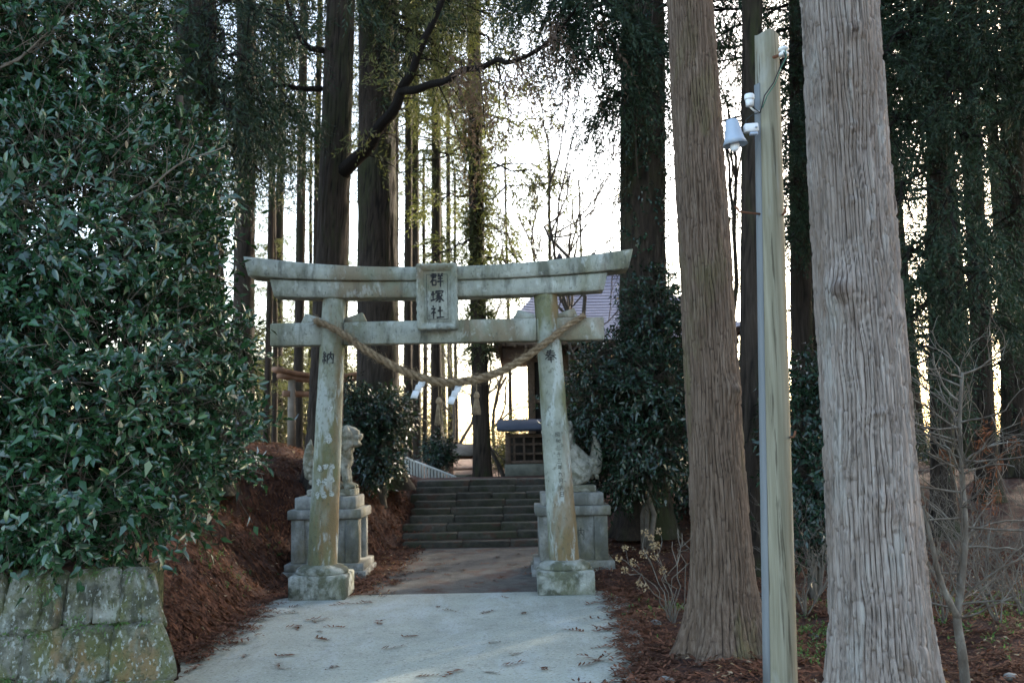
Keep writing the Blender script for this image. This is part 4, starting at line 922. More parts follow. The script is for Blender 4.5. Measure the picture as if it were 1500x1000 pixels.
g = G(); g.lathe([(.024, -.034), (.025, -.01), (.025, .008)], tuple(sc_), 18); mk('socket', g, MAT['white'], sen, smooth=True)
g = G(); g.lathe([(.030, .008), (.031, .012), (.031, .034), (.026, .042), (.010, .044)], tuple(sc_), 18); mk('cap', g, MAT['white'], sen, smooth=True)
g = G(); g.tube([tuple(sc_ + Vector((0, .01, -.03))), tuple(pp(1104, 162, 5.97)), tuple(pp(1112, 164, 5.99))], .006, 6); mk('arm', g, MAT['white'], sen, smooth=True)

# ------------------------------------------------------------------ cedar crowns shared by the tall trees
def make_crown(seed, H=11, R=2.5, n=46, mat=None, K=4, J=11, dens=.2):
    rng = np.random.default_rng(seed); gw = G(); C, D = [], []
    for k in range(n):
        t = (k + rng.random() * .6) / n; z = H * t; L = R * (1 - t * .82) * rng.uniform(.6, 1.15); a = k * 2.399 + rng.normal(0, .3)
        d = np.array([math.cos(a), math.sin(a), 0]); p0 = np.array([0, 0, z]); p1 = p0 + d * L + np.array([0, 0, L * rng.uniform(-.25, .15)])
        limb(gw, rng, curve_pts(rng, p0, p1, 6, -.04, .03), .028, .010, nsub=6, sublen=.85, t0=.3, C=C, D=D, seg=5, cstep=dens)
    gf = G(); needle_sprays(gf, rng, C, D, K, J, .36, .11, .020, .4, .75)
    mw = mesh_of('limbs', gw, fix=False); mw.materials.append(MAT['bark_dark']); mf = mesh_of('foliage', gf, fix=False); mf.materials.append(mat); return mw, mf
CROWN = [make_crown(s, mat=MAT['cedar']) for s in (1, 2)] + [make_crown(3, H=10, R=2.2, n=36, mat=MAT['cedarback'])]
CROWN.append(make_crown(4, H=11, R=2.9, n=64, mat=MAT['cedar'], K=5, J=12, dens=.18))

def put_mesh(name, me, parent, loc, rz, sc):
    o = bpy.data.objects.new(name, me); COL.objects.link(o); o.parent = parent; o.location = loc; o.rotation_euler = (0, 0, rz); o.scale = sc; return o

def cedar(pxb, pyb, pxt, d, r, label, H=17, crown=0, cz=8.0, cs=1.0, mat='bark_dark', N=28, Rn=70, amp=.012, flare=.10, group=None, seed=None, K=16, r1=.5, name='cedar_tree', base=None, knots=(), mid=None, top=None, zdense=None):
    seed = seed if seed is not None else int(pxb * 7 + d * 13)
    if base is None: b, tp = stem_line(pxb, pyb, pxt, d, H)
    else: b, tp = base, top
    t_ = thing(name, label, 'tree', tuple(b), group)
    g = G(); trunk_geo(g, b, tp, r, r * r1, flare, N, Rn, amp, K, seed, knots, .03, mid=mid, zdense=zdense); mk('trunk', g, MAT[mat], t_, smooth=True, fix=False)
    if crown is not None:
        mw, mf = CROWN[crown]; ax = (tp - b); f = cz / H; loc = ax * f; s = cs * (H - cz + .4) / 11
        put_mesh('limbs', mw, t_, tuple(loc), seed * 1.7, (cs, cs, s)); put_mesh('foliage', mf, t_, tuple(loc), seed * 1.7, (cs, cs, s))
    return t_, b, tp

def add_low_limbs(t_, specs, seed, mat='cedar', K=5, J=12, L=.34, NL=.095, W=.014, bark='bark_dark', r=.05, nsub=9, sublen=.9, sag=.03, droop=.45, cstep=.15, fol=True):
    """named limbs of one tree: list of point lists in the world"""
    rng = np.random.default_rng(seed)
    for sp in specs:
        gw = G(); C, D = [], []; pts = sp if len(sp) > 2 else curve_pts(rng, sp[0], sp[1], 8, sag, .035)
        pts = np.array([tuple(p) for p in pts]); 
        if len(sp) > 2: pts = crom(pts, np.linspace(0, len(pts) - 1, len(pts) * 4))
        limb(gw, rng, pts, r, r * .3, nsub, sublen, .22, C, D, 7, droop=droop, cstep=cstep)
        lb = mk('limb', gw, MAT[bark], t_, smooth=True, fix=False)
        if fol:
            gf = G(); needle_sprays(gf, rng, C, D, K, J, L, NL, W, droop, .7); mk('foliage', gf, MAT[mat], lb, fix=False)

# ------------------------------------------------------------------ two near trunks
nb_, nt_ = stem_line(1293, 1000, 1236, 5.55, 14)
def knot_at(px, py, d, ks, ka, b=nb_, t=nt_):
    p = P(px, py, d); f = (p.z - b.z) / (t.z - b.z); ax = b + (t - b) * f; return ((p.z - b.z) * (t - b).length / (t.z - b.z), math.atan2(p.y - .2 - ax.y, p.x - ax.x), ks, ka)
kn = [knot_at(1214, 430, 5.5, .11, .075), knot_at(1288, 735, 5.3, .05, .025), knot_at(1262, 38, 5.3, .05, .03), knot_at(1247, 180, 5.3, .03, .02), knot_at(1236, 292, 5.3, .03, .02), knot_at(1290, 322, 5.3, .03, .02), knot_at(1298, 185, 5.35, .03, .015), knot_at(1320, 755, 5.3, .03, .015), knot_at(1240, 100, 5.3, .02, .012), knot_at(1280, 606, 5.3, .022, .022), knot_at(1300, 603, 5.3, .018, .02), knot_at(1333, 470, 5.5, .05, .02)]
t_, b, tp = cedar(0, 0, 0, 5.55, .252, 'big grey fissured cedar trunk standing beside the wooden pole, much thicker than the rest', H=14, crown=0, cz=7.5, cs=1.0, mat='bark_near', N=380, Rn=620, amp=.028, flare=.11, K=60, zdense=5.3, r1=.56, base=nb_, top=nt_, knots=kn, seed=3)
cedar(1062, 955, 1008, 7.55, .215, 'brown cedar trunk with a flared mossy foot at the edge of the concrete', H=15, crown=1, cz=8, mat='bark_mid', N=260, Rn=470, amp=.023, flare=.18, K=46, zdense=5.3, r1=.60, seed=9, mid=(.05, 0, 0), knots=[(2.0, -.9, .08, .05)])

# ------------------------------------------------------------------ the wood behind the gate
t1, b, tp = cedar(470, 745, 500, 14.0, .245, 'large dark cedar behind the stone gate with one great crooked limb', H=19, crown=3, cz=9.2, N=64, Rn=160, amp=.025, flare=.13, K=22, r1=.62, seed=14)
br1 = [P(494, 262, 14.0), P(508, 246, 13.8), P(522, 232, 13.6), P(541, 214, 13.4), P(556, 186, 13.25), P(578, 160, 13.0), P(590, 128, 12.9), P(603, 108, 12.8), P(615, 72, 12.7), P(640, 20, 12.6), P(662, -40, 12.5)]
br2 = [P(588, 134, 12.9), P(608, 132, 12.75), P(630, 124, 12.6), P(655, 118, 12.4), P(676, 103, 12.3), P(705, 99, 12.2), P(728, 88, 12.1), P(748, 91, 12.0), P(790, 72, 11.8), P(822, 40, 11.7), P(850, 5, 11.6)]
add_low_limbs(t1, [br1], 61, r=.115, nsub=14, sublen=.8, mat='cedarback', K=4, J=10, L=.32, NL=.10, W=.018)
add_low_limbs(t1, [br2], 62, r=.06, nsub=20, sublen=.7, mat='hangdead', K=5, J=12, L=.36, NL=.10, W=.018, droop=.9)
add_low_limbs(t1, [[P(478, 75, 14), P(450, 68, 13.8), P(432, 40, 13.6), P(420, 0, 13.5), P(412, -50, 13.4)], [P(470, 130, 14), P(440, 130, 13.7), P(415, 125, 13.5), P(395, 128, 13.4)]], 63, r=.05, nsub=6, sublen=.7, K=3, J=7)
t2, b, tp = cedar(553, 735, 553, 16.2, .36, 'thick mossy cedar with spreading roots beside the stone steps', H=20, crown=3, cz=9.5, N=64, Rn=160, amp=.03, flare=.24, K=22, r1=.60, seed=15)
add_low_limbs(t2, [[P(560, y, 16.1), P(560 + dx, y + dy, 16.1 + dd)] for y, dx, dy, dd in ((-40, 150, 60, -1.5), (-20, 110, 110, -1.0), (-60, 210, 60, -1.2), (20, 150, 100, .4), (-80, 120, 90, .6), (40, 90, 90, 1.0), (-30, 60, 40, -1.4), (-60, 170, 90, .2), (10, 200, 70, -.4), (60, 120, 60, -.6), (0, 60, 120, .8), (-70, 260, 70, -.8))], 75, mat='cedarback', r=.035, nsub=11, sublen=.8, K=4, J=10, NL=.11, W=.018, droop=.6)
add_low_limbs(t2, [[P(560, y, 16.1), P(560 + dx, y + dy, 16.1 + dd)] for y, dx, dy, dd in ((-60, 90, 60, -1.2), (-40, 180, 40, -.4), (-80, 240, 70, .5), (-50, -60, 60, -.8), (20, 60, 50, -1.2), (-90, 140, 80, 1.2))], 76, r=.035, nsub=12, sublen=.8, K=5, J=11, W=.017, droop=.6)
t3, b, tp = cedar(945, 700, 941, 13.6, .335, 'ivy-clad dark cedar rising through the glossy evergreen bush', H=19, crown=3, cz=7.2, N=56, Rn=130, amp=.03, flare=.15, K=20, r1=.75, seed=17)
rng = np.random.default_rng(70); gi = G(); n = 1500; zz = rng.uniform(2.0, 9.5, n); a = rng.uniform(0, 6.28, n); f = (zz - b.z) / (tp.z - b.z)
C_ = np.stack([b.x + (tp.x - b.x) * f + .33 * np.cos(a), b.y + (tp.y - b.y) * f + .33 * np.sin(a), zz], -1); nm_ = np.stack([np.cos(a), np.sin(a), 0 * a + .1], -1)
fr, td, ln = leafy_shoots(rng, C_, nm_, 4, .14, .06, .035, .0, .6); broad_leaves(gi, fr, rng, True); mk('ivy', gi, MAT['evergreen'], t3, fix=False, kind='stuff')
add_low_limbs(t3, [[P(935, 40, 13.4), P(850, 5, 12.0)], [P(930, 20, 13.4), P(800, -30, 11.5)], [P(935, 60, 13.5), P(870, 70, 12.2)], [P(940, 0, 13.4), P(760, -5, 12.0)], [P(940, 90, 13.5), P(905, 150, 12.4)]], 64, r=.045, nsub=18, sublen=.8, K=6, J=12, W=.018, droop=.6)
vine = G(); rng = np.random.default_rng(71)
for x0, x1, y1 in ((935, 930, 150), (945, 950, 130), (925, 960, 200), (930, 905, 230), (950, 935, 260)):
    pts = [P(x0 + (x1 - x0) * t + 8 * math.sin(t * 5 + x0), -10 + (y1 + 10) * t, 12.9) for t in np.linspace(0, 1, 9)]; vine.tube([tuple(p) for p in pts], .009, 4)
mk('hanging_vine', vine, MAT['darktwig'], t3, fix=False)
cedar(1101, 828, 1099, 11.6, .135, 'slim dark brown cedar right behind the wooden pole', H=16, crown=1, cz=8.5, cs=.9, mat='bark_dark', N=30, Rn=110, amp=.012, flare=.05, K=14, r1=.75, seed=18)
WOOD = 'slender straight cedar in the sunlit wood behind the stone gate'; WG = 'slender cedars behind the gate'
OWN = {640: 'straight cedar rising from the small round bush by the railing', 437: 'slender cedar standing right beside the small wooden torii', 574: 'slim cedar close against the thick mossy cedar with spreading roots', 1195: 'slim cedar glimpsed between the wooden pole and the big grey trunk'}
for (xb, yb, xt, d, r, cr, cz) in ((598, 690, 596, 24.5, .115, 2, 8.6), (611, 690, 607, 27, .14, 2, 8.3), (640, 688, 636, 26, .155, 2, 8.6), (437, 560, 447, 22, .12, 2, 9.5), (461, 560, 470, 25, .10, 0, 9.5), (390, 640, 404, 24, .09, 2, 8), (408, 640, 411, 31, .16, 2, 8),
                                   (574, 690, 574, 20, .14, 0, 10.5), (1195, 640, 1190, 22, .15, 0, 6), (528, 640, 532, 34, .14, 2, 9), (660, 660, 655, 44, .13, 2, 9)):
    cedar(xb, yb, xt, d, r, OWN.get(xb, WOOD), H=18, crown=cr, cz=cz, cs=.9, N=18, Rn=60, amp=.012, flare=.05, group=WG, r1=.62, K=10)
t4, b, tp = cedar(707, 695, 692, 22.5, .205, 'mid-sized cedar with sunlit yellow-green foliage beside the basin pavilion', H=18, crown=2, cz=9.5, cs=1.0, N=30, Rn=90, amp=.014, flare=.05, K=14, r1=.62, seed=23)
add_low_limbs(t4, [[P(692, y, 22.5), P(692 + dx, y + dy, 22.5 + dd)] for y, dx, dy, dd in ((190, 75, -25, -1), (215, -60, 20, -1.5), (250, 95, -10, .8), (285, -75, 15, .6), (300, 120, -35, -.6), (330, 80, 20, 1.5), (350, -55, 25, -1), (170, 110, 10, .5), (150, -80, 10, -.5), (240, 130, 30, -1.5), (130, 90, -20, 1), (375, 60, 10, -1))], 65, mat='cedarback', r=.03, nsub=9, sublen=.8, K=3, J=7, NL=.16, W=.035, droop=.35)
gi = G(); rng = np.random.default_rng(72); n = 520; zz = rng.uniform(3.5, 9.8, n); a = rng.uniform(0, 6.28, n); f = (zz - b.z) / (tp.z - b.z)
C_ = np.stack([b.x + (tp.x - b.x) * f + .18 * np.cos(a), b.y + (tp.y - b.y) * f + .18 * np.sin(a), zz], -1); needle_sprays(gi, rng, C_, np.stack([np.cos(a), np.sin(a), 0 * a], -1), 3, 6, .25, .13, .03, .4, .6); mk('stem_sprays', gi, MAT['cedarback'], t4, fix=False, kind='stuff')

# left group behind the camellia
t5, b, tp = cedar(300, 600, 288, 12.6, .30, 'massive dark cedar half hidden behind the top of the camellia', H=18, crown=3, cz=7.0, N=48, Rn=120, amp=.025, flare=.1, K=20, r1=.75, seed=29)
add_low_limbs(t5, [[P(290, y, 12.5), P(290 + dx, y + dy, 12.5 + dd)] for y, dx, dy, dd in ((20, -70, 40, -1.0), (60, 90, 55, -.8), (-20, 130, 60, -.5), (90, 60, 90, -1.2), (10, 40, 60, -1.4), (140, 110, 40, .4), (-30, -60, 30, -1.5), (180, 90, 70, .8), (-20, 60, 20, -.9), (60, -60, 50, -.6), (110, 140, 60, .9))], 66, r=.04, nsub=12, sublen=.75, K=4, J=12, W=.018, droop=.55)
t6, b, tp = cedar(356, 620, 358, 17.0, .19, 'dark cedar with drooping green boughs standing between the camellia and the crooked-limbed cedar', H=18, crown=0, cz=8.0, N=30, Rn=90, amp=.016, flare=.06, K=14, r1=.7, seed=31)
add_low_limbs(t6, [[P(357, y, 17), P(357 + dx, y + dy, 17 + dd)] for y, dx, dy, dd in ((60, 55, 50, -.6), (130, 70, 60, .4), (180, 45, 50, -1), (210, 80, 15, .2), (100, -50, 40, -.5), (30, 85, 30, -.4), (160, 95, 20, 1.2))], 67, r=.035, nsub=12, sublen=.8, K=5, J=11, W=.018, droop=.5)

# right side wood
t7, b, tp = cedar(1384, 840, 1366, 13.2, .145, 'dark upright cedar among green boughs behind the big grey trunk', H=17, crown=3, cz=7.0, N=32, Rn=100, amp=.018, flare=.08, K=14, r1=.75, seed=37)
add_low_limbs(t7, [[P(1372, y, 13.2), P(1372 + dx, y + dy, 13.2 + dd)] for y, dx, dy, dd in ((20, -90, 70, -1.5), (60, 100, 60, -1.2), (130, -90, 80, -1.0), (170, 90, 70, -1.8), (230, -70, 80, -1.6), (280, 90, 60, -1.0), (330, -50, 70, -1.8), (340, 70, 60, -2.0), (250, 30, 90, -2.2), (400, -30, 70, -1.5), (420, 80, 50, -1.2), (90, 30, 60, -2.0), (-20, 40, 70, -1.5), (-30, 120, 60, -1.8), (-20, -60, 60, -1.0), (380, 110, 30, .3), (470, -20, 60, -1.6))], 68, r=.035, nsub=13, sublen=.75, K=5, J=12, W=.017, droop=.6)
t8, b, tp = cedar(1450, 800, 1418, 14.6, .15, 'branching dark cedar with two long rising limbs at the wood edge', H=16, crown=3, cz=7.5, N=30, Rn=90, amp=.018, flare=.08, K=14, r1=.75, seed=41)
add_low_limbs(t8, [[P(1400, 185, 14.5), P(1440, 112, 14.2), P(1475, 85, 14.0), P(1540, 45, 13.8)], [P(1402, 165, 14.5), P(1440, 140, 14.3), P(1480, 118, 14.1), P(1540, 90, 14.0)], [P(1395, 100, 14.5), P(1445, 60, 14.0), P(1500, 40, 13.6)]], 69, r=.085, nsub=12, sublen=.7, K=5, J=11)
t9, b, tp = cedar(1487, 800, 1480, 16.5, .20, 'dark cedar at the edge of the right-hand bank, bare below its boughs'.replace('right-hand ', ''), H=17, crown=3, cz=6.0, N=30, Rn=90, amp=.018, flare=.08, K=14, r1=.75, seed=43)
add_low_limbs(t9, [[P(1484, y, 16.5), P(1484 + dx, y + dy, 16.5 + dd)] for y, dx, dy, dd in ((330, -60, 50, -1), (380, 50, 40, -1), (420, -80, 30, .5), (280, 70, 40, -1.2), (450, -40, 40, -1), (520, -60, 40, .3), (480, 60, 30, 0))], 73, r=.03, nsub=12, sublen=.7, K=5, J=11, droop=.5)
t10, b, tp = cedar(1178, 800, 1172, 15.0, .17, 'cedar with low dark boughs filling the gap between the pole and the big trunk', H=16, crown=3, cz=5.6, N=28, Rn=80, amp=.016, flare=.06, K=12, r1=.75, seed=47)
add_low_limbs(t10, [[P(1176, y, 15), P(1176 + dx, y + dy, 15 + dd)] for y, dx, dy, dd in ((60, -40, 50, -1.2), (110, 40, 50, -1.4), (150, -30, 60, -1.2), (200, 30, 60, -1.5), (250, -35, 40, -1), (30, 40, 60, -1), (290, 30, 40, -.8), (330, -20, 30, -1))], 74, r=.03, nsub=12, sublen=.6, K=6, J=11, W=.018, droop=.6)

# the rest of the wood on the bank, partly unseen, added and crowned low to keep the low sun off the gate
BW = 'tall cedar of the dense wood on the bank beyond the hall'; BG = 'cedars of the wood on the bank'
rng = np.random.default_rng(90)
for (x, y) in ((7.6, 13.5), (9.5, 16), (11.8, 14.5), (8.4, 19), (11, 20), (13.5, 18), (14.5, 22), (8.2, 23.5), (10.5, 26), (13.5, 27), (16.5, 25), (12.5, 33), (17.5, 30), (15.5, 34), (7.2, 10.2), (10.2, 10.8), (13, 11.5), (20, 28), (22, 33), (6.8, 17.6), (18, 20)):
    b = Vector((x, y, gz(x, y) - .03)); H = rng.uniform(15, 20); tp = b + Vector((rng.normal(0, .3), rng.normal(0, .3), H))
    cedar(0, 0, 0, y, rng.uniform(.16, .26), BW, H=H, crown=[0, 1, 3][rng.integers(0, 3)], cz=rng.uniform(2.4, 4.0) if (y > 17.8 and x < 15) else rng.uniform(4.5, 7), cs=rng.uniform(1.0, 1.2), N=18, Rn=40, amp=.014, flare=.06, group=BG, base=b, top=tp, seed=int(x * 31 + y * 7), K=10)
YL = 'young cedar feathered nearly to the ground, standing in the light behind the gate'; YG = 'young cedars in the light'
for (px, d, H, cz, cs) in ((402, 27, 9.5, 2.2, .62), (452, 33, 11, 2.4, .7), (505, 38, 11, 2.2, .7), (622, 33, 10.5, 2.6, .62), (668, 40, 12, 2.6, .7), (748, 42, 13, 3.6, .75), (812, 34, 10.8, 4.5, .6), (560, 44, 13, 2.5, .8), (858, 44, 12.5, 4.0, .7)):
    p = P(px, 640, d); b = Vector((p.x, d, gz(p.x, d) - .03)); tp = b + Vector((rng.normal(0, .1), 0, H))
    cedar(0, 0, 0, d, .09, YL, H=H, crown=2, cz=cz, cs=cs, N=14, Rn=30, amp=.01, flare=.04, group=YG, base=b, top=tp, seed=px, K=8)
LW = 'tall cedar in the sunlit wood far behind the litter bank'; LG = 'cedars far behind the litter bank'
for (x, y) in ((-7.5, 24), (-9.5, 28), (-11, 34), (-13, 26), (-5.5, 45), (-12, 45), (-16, 38), (-9.5, 20), (-12.5, 20), (-3.6, 52), (-15, 30), (-18, 48)):
    b = Vector((x, y, gz(x, y) - .03)); H = rng.uniform(15, 20); tp = b + Vector((rng.normal(0, .2), rng.normal(0, .2), H))
    cedar(0, 0, 0, y, rng.uniform(.13, .2), LW, H=H, crown=[2, 0, 2][rng.integers(0, 3)], cz=rng.uniform(6.5, 9.5), cs=rng.uniform(.9, 1.15), N=16, Rn=40, amp=.014, flare=.06, group=LG, base=b, top=tp, seed=int(-x * 31 + y * 7), K=10)

# ------------------------------------------------------------------ camellia on the wall
rng = np.random.default_rng(101)
def lobe(px, py, d, rpx, ry=None, rz=None):
    c = P(px, py, d); r = rpx * d / FPX; return (tuple(c), (r, ry or r * 1.0, rz or r))
CL = [lobe(60, 40, 7.6, 176), lobe(-120, 200, 7.3, 216), lobe(130, 160, 7.7, 114), lobe(250, 250, 8.0, 84), lobe(100, 330, 7.2, 184), lobe(252, 390, 7.8, 76), lobe(286, 505, 7.8, 72), lobe(150, 540, 7.1, 164), lobe(-60, 520, 7.0, 206), lobe(282, 625, 7.7, 92), lobe(110, 690, 6.9, 116), lobe(225, 700, 7.3, 81), lobe(20, 700, 6.95, 106), lobe(-140, 690, 7.0, 146), lobe(0, -120, 7.7, 176), lobe(-140, -60, 7.5, 206), lobe(275, 310, 8.2, 49), lobe(190, 760, 7.0, 48), lobe(100, 775, 6.75, 38)]
cb = thing('camellia_tree', 'huge dense camellia with dark glossy leaves overhanging the stone wall', 'tree', (-3.4, 7.7, gz(-3.4, 7.7) - .03))
tr = G()
for x, y, dx, dy in ((-3.4, 7.7, .2, 0), (-3.3, 7.75, .7, -.1), (-3.55, 7.6, -.5, -.2), (-3.45, 7.8, -.1, .3)):
    pts = curve_pts(rng, (x, y, gz(x, y) - .03), (x + dx, y + dy, 4.4), 9, 0, .05); tr.tube(pts, np.linspace(.075, .03, 9), 8)
mk('trunk', tr, MAT['darktwig'], cb, smooth=True)
p_, n_ = lobe_points(rng, CL, 12500, .66, .58); p2, n2 = lobe_points(rng, CL, 4200, .35, .35)
front = (n_[:, 1] < .45); keep = front | (rng.random(len(n_)) < .35); p_, n_ = p_[keep], n_[keep]
ok = p_[:, 2] > .86; p_, n_ = p_[ok], n_[ok]; ok = p2[:, 2] > 1.0; p2, n2 = p2[ok], n2[ok]
fr, td, ln = leafy_shoots(rng, p_, n_, 8, .20, .082, .039, .28, .10)
yg = rng.random(len(fr[4])); fr[4][:] *= np.where(yg < .25, .65, 1.0) * rng.uniform(.8, 1.18, len(yg)); fr[5][:] *= np.where(yg < .25, .6, 1.0)
fr2, td2, ln2 = leafy_shoots(rng, p2, n2, 6, .3, .10, .050, .1, .2)
g = G(); stems(g, np.vstack([p_, p2]), np.vstack([td, td2]), np.vstack([ln, ln2]), .0035); mk('twigs', g, MAT['twig'], cb, fix=False, kind='stuff')
# the 300 leaves nearest to the road stand singly
C_, d_, s_, u_, L_, W_ = fr; vis = np.array([(p[0] > -4.4) for p in C_]); dist = np.linalg.norm(C_ - np.array(EYE), axis=1) + np.where(vis, 0, 99); order = np.argsort(dist); near = order[:300]; rest = order[300:]
g = G(); broad_leaves(g, tuple(a[rest[:36000]] for a in fr), rng); broad_leaves(g, tuple(a[rest[36000:]] for a in fr), rng, True); broad_leaves(g, fr2, rng, True); mk('foliage', g, MAT['camellia'], cb, fix=False, kind='stuff')
gl = G(); gl.add(LEAF * np.array([1, 1, 1]), LEAF_Q, LEAF_T, np.full(8, .4)); LM = mesh_of('leaf', gl, fix=False); LM.materials.append(MAT['camellia'])
gl = G(); gl.add(LEAF * np.array([1, 1, 1]), LEAF_Q, LEAF_T, np.full(8, .8)); LM2 = mesh_of('leaf', gl, fix=False); LM2.materials.append(MAT['camellia'])
o0 = np.array(wloc(cb))
for i in near:
    o = bpy.data.objects.new('leaf', LM if rng.random() < .6 else LM2); COL.objects.link(o); o.parent = cb
    o.matrix_local = Matrix(((d_[i][0] * L_[i], s_[i][0] * W_[i], u_[i][0] * L_[i], C_[i][0] - o0[0]), (d_[i][1] * L_[i], s_[i][1] * W_[i], u_[i][1] * L_[i], C_[i][1] - o0[1]), (d_[i][2] * L_[i], s_[i][2] * W_[i], u_[i][2] * L_[i], C_[i][2] - o0[2]), (0, 0, 0, 1)))

# ------------------------------------------------------------------ evergreen bushes
def bush(name, label, lobes, n, base, L=.09, W=.036, nl=7, tl=.26, mat='evergreen', seed=1, trunk=None, group=None, droop=.35):
    rng = np.random.default_rng(seed); t_ = thing(name, label, 'shrub', base, group)
    p_, n_ = lobe_points(rng, lobes, n, .45, .5); gr = ground(p_[:, 0], p_[:, 1]); ok = p_[:, 2] > gr + .12; p_, n_ = p_[ok], n_[ok]
    fr, td, ln = leafy_shoots(rng, p_, n_, nl, tl, L, W, .1, droop); g = G(); broad_leaves(g, fr, rng, True); f_ = mk('foliage', g, MAT[mat], t_, fix=False, kind='stuff')
    g = G(); stems(g, p_, td, ln, .004); mk('twigs', g, MAT['darktwig'], t_, fix=False, kind='stuff')
    g = G(); bz = Vector(base)
    for k, (c, r) in enumerate(lobes[:7] if trunk is None else trunk):
        pts = curve_pts(rng, tuple(bz + Vector((rng.normal(0, .04), rng.normal(0, .04), -.02))), c, 7, .02, .04); g.tube(pts, np.linspace(.04, .012, 7), 6)
    mk('trunk', g, MAT['twig'], t_, smooth=True, fix=False); return t_
def gb(px, d): p = P(px, 780, d); return (p.x, d, gz(p.x, d) - .02)
b0 = gb(947, 13.0); b0 = (P(947, 800, 12.9).x, 12.9, gz(P(947, 800, 12.9).x, 12.9) - .02)
bush('evergreen_bush', 'tall dark evergreen bush with a bare stem beside the lion pedestal', [lobe(958, 468, 13.0, 44), lobe(903, 530, 12.9, 50), lobe(955, 560, 12.6, 62), lobe(885, 600, 12.8, 55), lobe(945, 650, 12.6, 65), lobe(985, 500, 13.2, 45), lobe(985, 630, 12.8, 45), lobe(900, 680, 12.9, 50), lobe(850, 590, 13.3, 42), lobe(960, 420, 13.3, 34), lobe(860, 650, 13.4, 40)], 3300, b0, .085, .034, 7, .26, seed=3, trunk=[(tuple(P(950, 640, 12.8)), 0), (tuple(P(930, 520, 12.9)), 0), (tuple(P(955, 480, 12.9)), 0)])
p0 = P(1030, 760, 14.5)
bush('evergreen_bush', 'low dark evergreen bush in the shade behind the brown flared trunk', [lobe(1030, 560, 14.5, 60), lobe(1075, 620, 14.5, 60), lobe(1000, 700, 14.3, 60), lobe(1060, 720, 14.3, 60)], 1500, (p0.x, 14.5, gz(p0.x, 14.5) - .02), seed=4)
p0 = P(1190, 780, 10.5)
bush('evergreen_bush', 'leafy green bush showing between the wooden pole and the big grey trunk', [lobe(1180, 620, 10.8, 50), lobe(1195, 700, 10.4, 50), lobe(1185, 770, 10.3, 40), lobe(1215, 560, 11, 45)], 1300, (p0.x, 10.5, gz(p0.x, 10.5) - .02), seed=5, mat='evergreen')
p0 = P(560, 690, 15.4)
bush('evergreen_bush', 'dark evergreen bush between the two thick cedars behind the gate', [lobe(530, 625, 15.3, 38), lobe(565, 610, 15.5, 36), lobe(552, 668, 15.1, 34), lobe(520, 590, 15.6, 26)], 1500, (p0.x, 15.4, gz(p0.x, 15.4) - .02), .08, .034, seed=6)
p0 = P(640, 680, 22.7)
bush('evergreen_bush', 'small dark round bush at the foot of a slender cedar by the railing', [lobe(640, 655, 22.8, 17), lobe(643, 668, 22.6, 15)], 300, (p0.x, 22.7, gz(p0.x, 22.7) - .02), .10, .04, seed=7)
for k, (px, py, d, r) in enumerate(((735, 660, 30, 26), (760, 640, 33, 22), (765, 670, 26, 24))):
    p0 = P(px, py, d); bush('garden_shrub', 'pale green feathery shrub in the open beyond the basin pavilion', [lobe(px, py, d, r), lobe(px + 8, py + 22, d, r), lobe(px - 6, py - 16, d, r * .6)], 260, (p0.x, d, gz(p0.x, d) - .02), .13, .045, 6, .4, 'farfoliage', 20 + k, group='shrubs in the open ground')
for k, (px, py, d, r) in enumerate(((395, 600, 30, 60), (425, 560, 34, 60), (380, 520, 32, 50), (455, 620, 33, 50), (490, 560, 36, 60), (540, 610, 38, 60), (600, 620, 40, 40), (690, 655, 70, 60), (790, 640, 75, 90), (1060, 560, 42, 90), (1180, 600, 40, 120), (1300, 620, 38, 120), (1420, 640, 36, 130), (1520, 640, 36, 130), (900, 650, 70, 90), (300, 600, 34, 90), (200, 600, 34, 90))):
    p0 = P(px, py, d); bush('thicket', 'sunlit yellow-green thicket growing far behind the trees', [lobe(px, py, d, r), lobe(px + r * .6, py + r * .5, d, r * .8), lobe(px - r * .6, py + r * .6, d, r * .8), lobe(px - r * .3, py - r * .5, d + .5, r * .6)], 420, (p0.x, d, gz(p0.x, d) - .02), .22, .07, 7, .7, 'farfoliage', 40 + k, group='thickets behind the trees')

DK = [(1385, 700, 20, 62), (1455, 690, 19, 70), (1535, 680, 20, 80), (1330, 690, 22, 60), (1180, 700, 21, 60), (1250, 690, 22, 60), (1090, 690, 23, 55)]
for k, (px, py, d, r) in enumerate(DK):
    p0 = P(px, py, d); bush('dark_thicket', 'dark leafy thicket closing the wood edge behind the big grey trunk', [lobe(px, py, d, r), lobe(px + r * .7, py + 20, d, r * .8), lobe(px - r * .7, py + 25, d, r * .8), lobe(px + r * .2, py - r * .7, d, r * .6)], 800, (p0.x, d, gz(p0.x, d) - .02), .11, .04, 6, .4, 'evergreen', 60 + k, group='dark thickets at the wood edge')
rng = np.random.default_rng(111); g = G()
for (x0, y0, x1, y1) in ((-10, 112, 120, 20), (-10, 560, 110, 470), (30, 300, 190, 190), (60, 640, 200, 560), (120, 420, 260, 330), (180, 300, 330, 215), (0, 100, 60, 70)):
    a, b_ = P(x0, y0, 6.75), P(x1, y1, 6.9); pts = curve_pts(rng, tuple(a), tuple(b_), 9, .03, .03); g.tube(pts, np.linspace(.010, .004, 9), 5)
    for q in range(5):
        i = rng.integers(2, 8); bare(g, rng, pts[i], unit(pts[i] - pts[i - 1]) + rng.normal(0, .35, 3), .22, .004, 1, .4, .2, 3, (1, 2))
mk('branches', g, MAT['twig'], cb, smooth=True, fix=False)
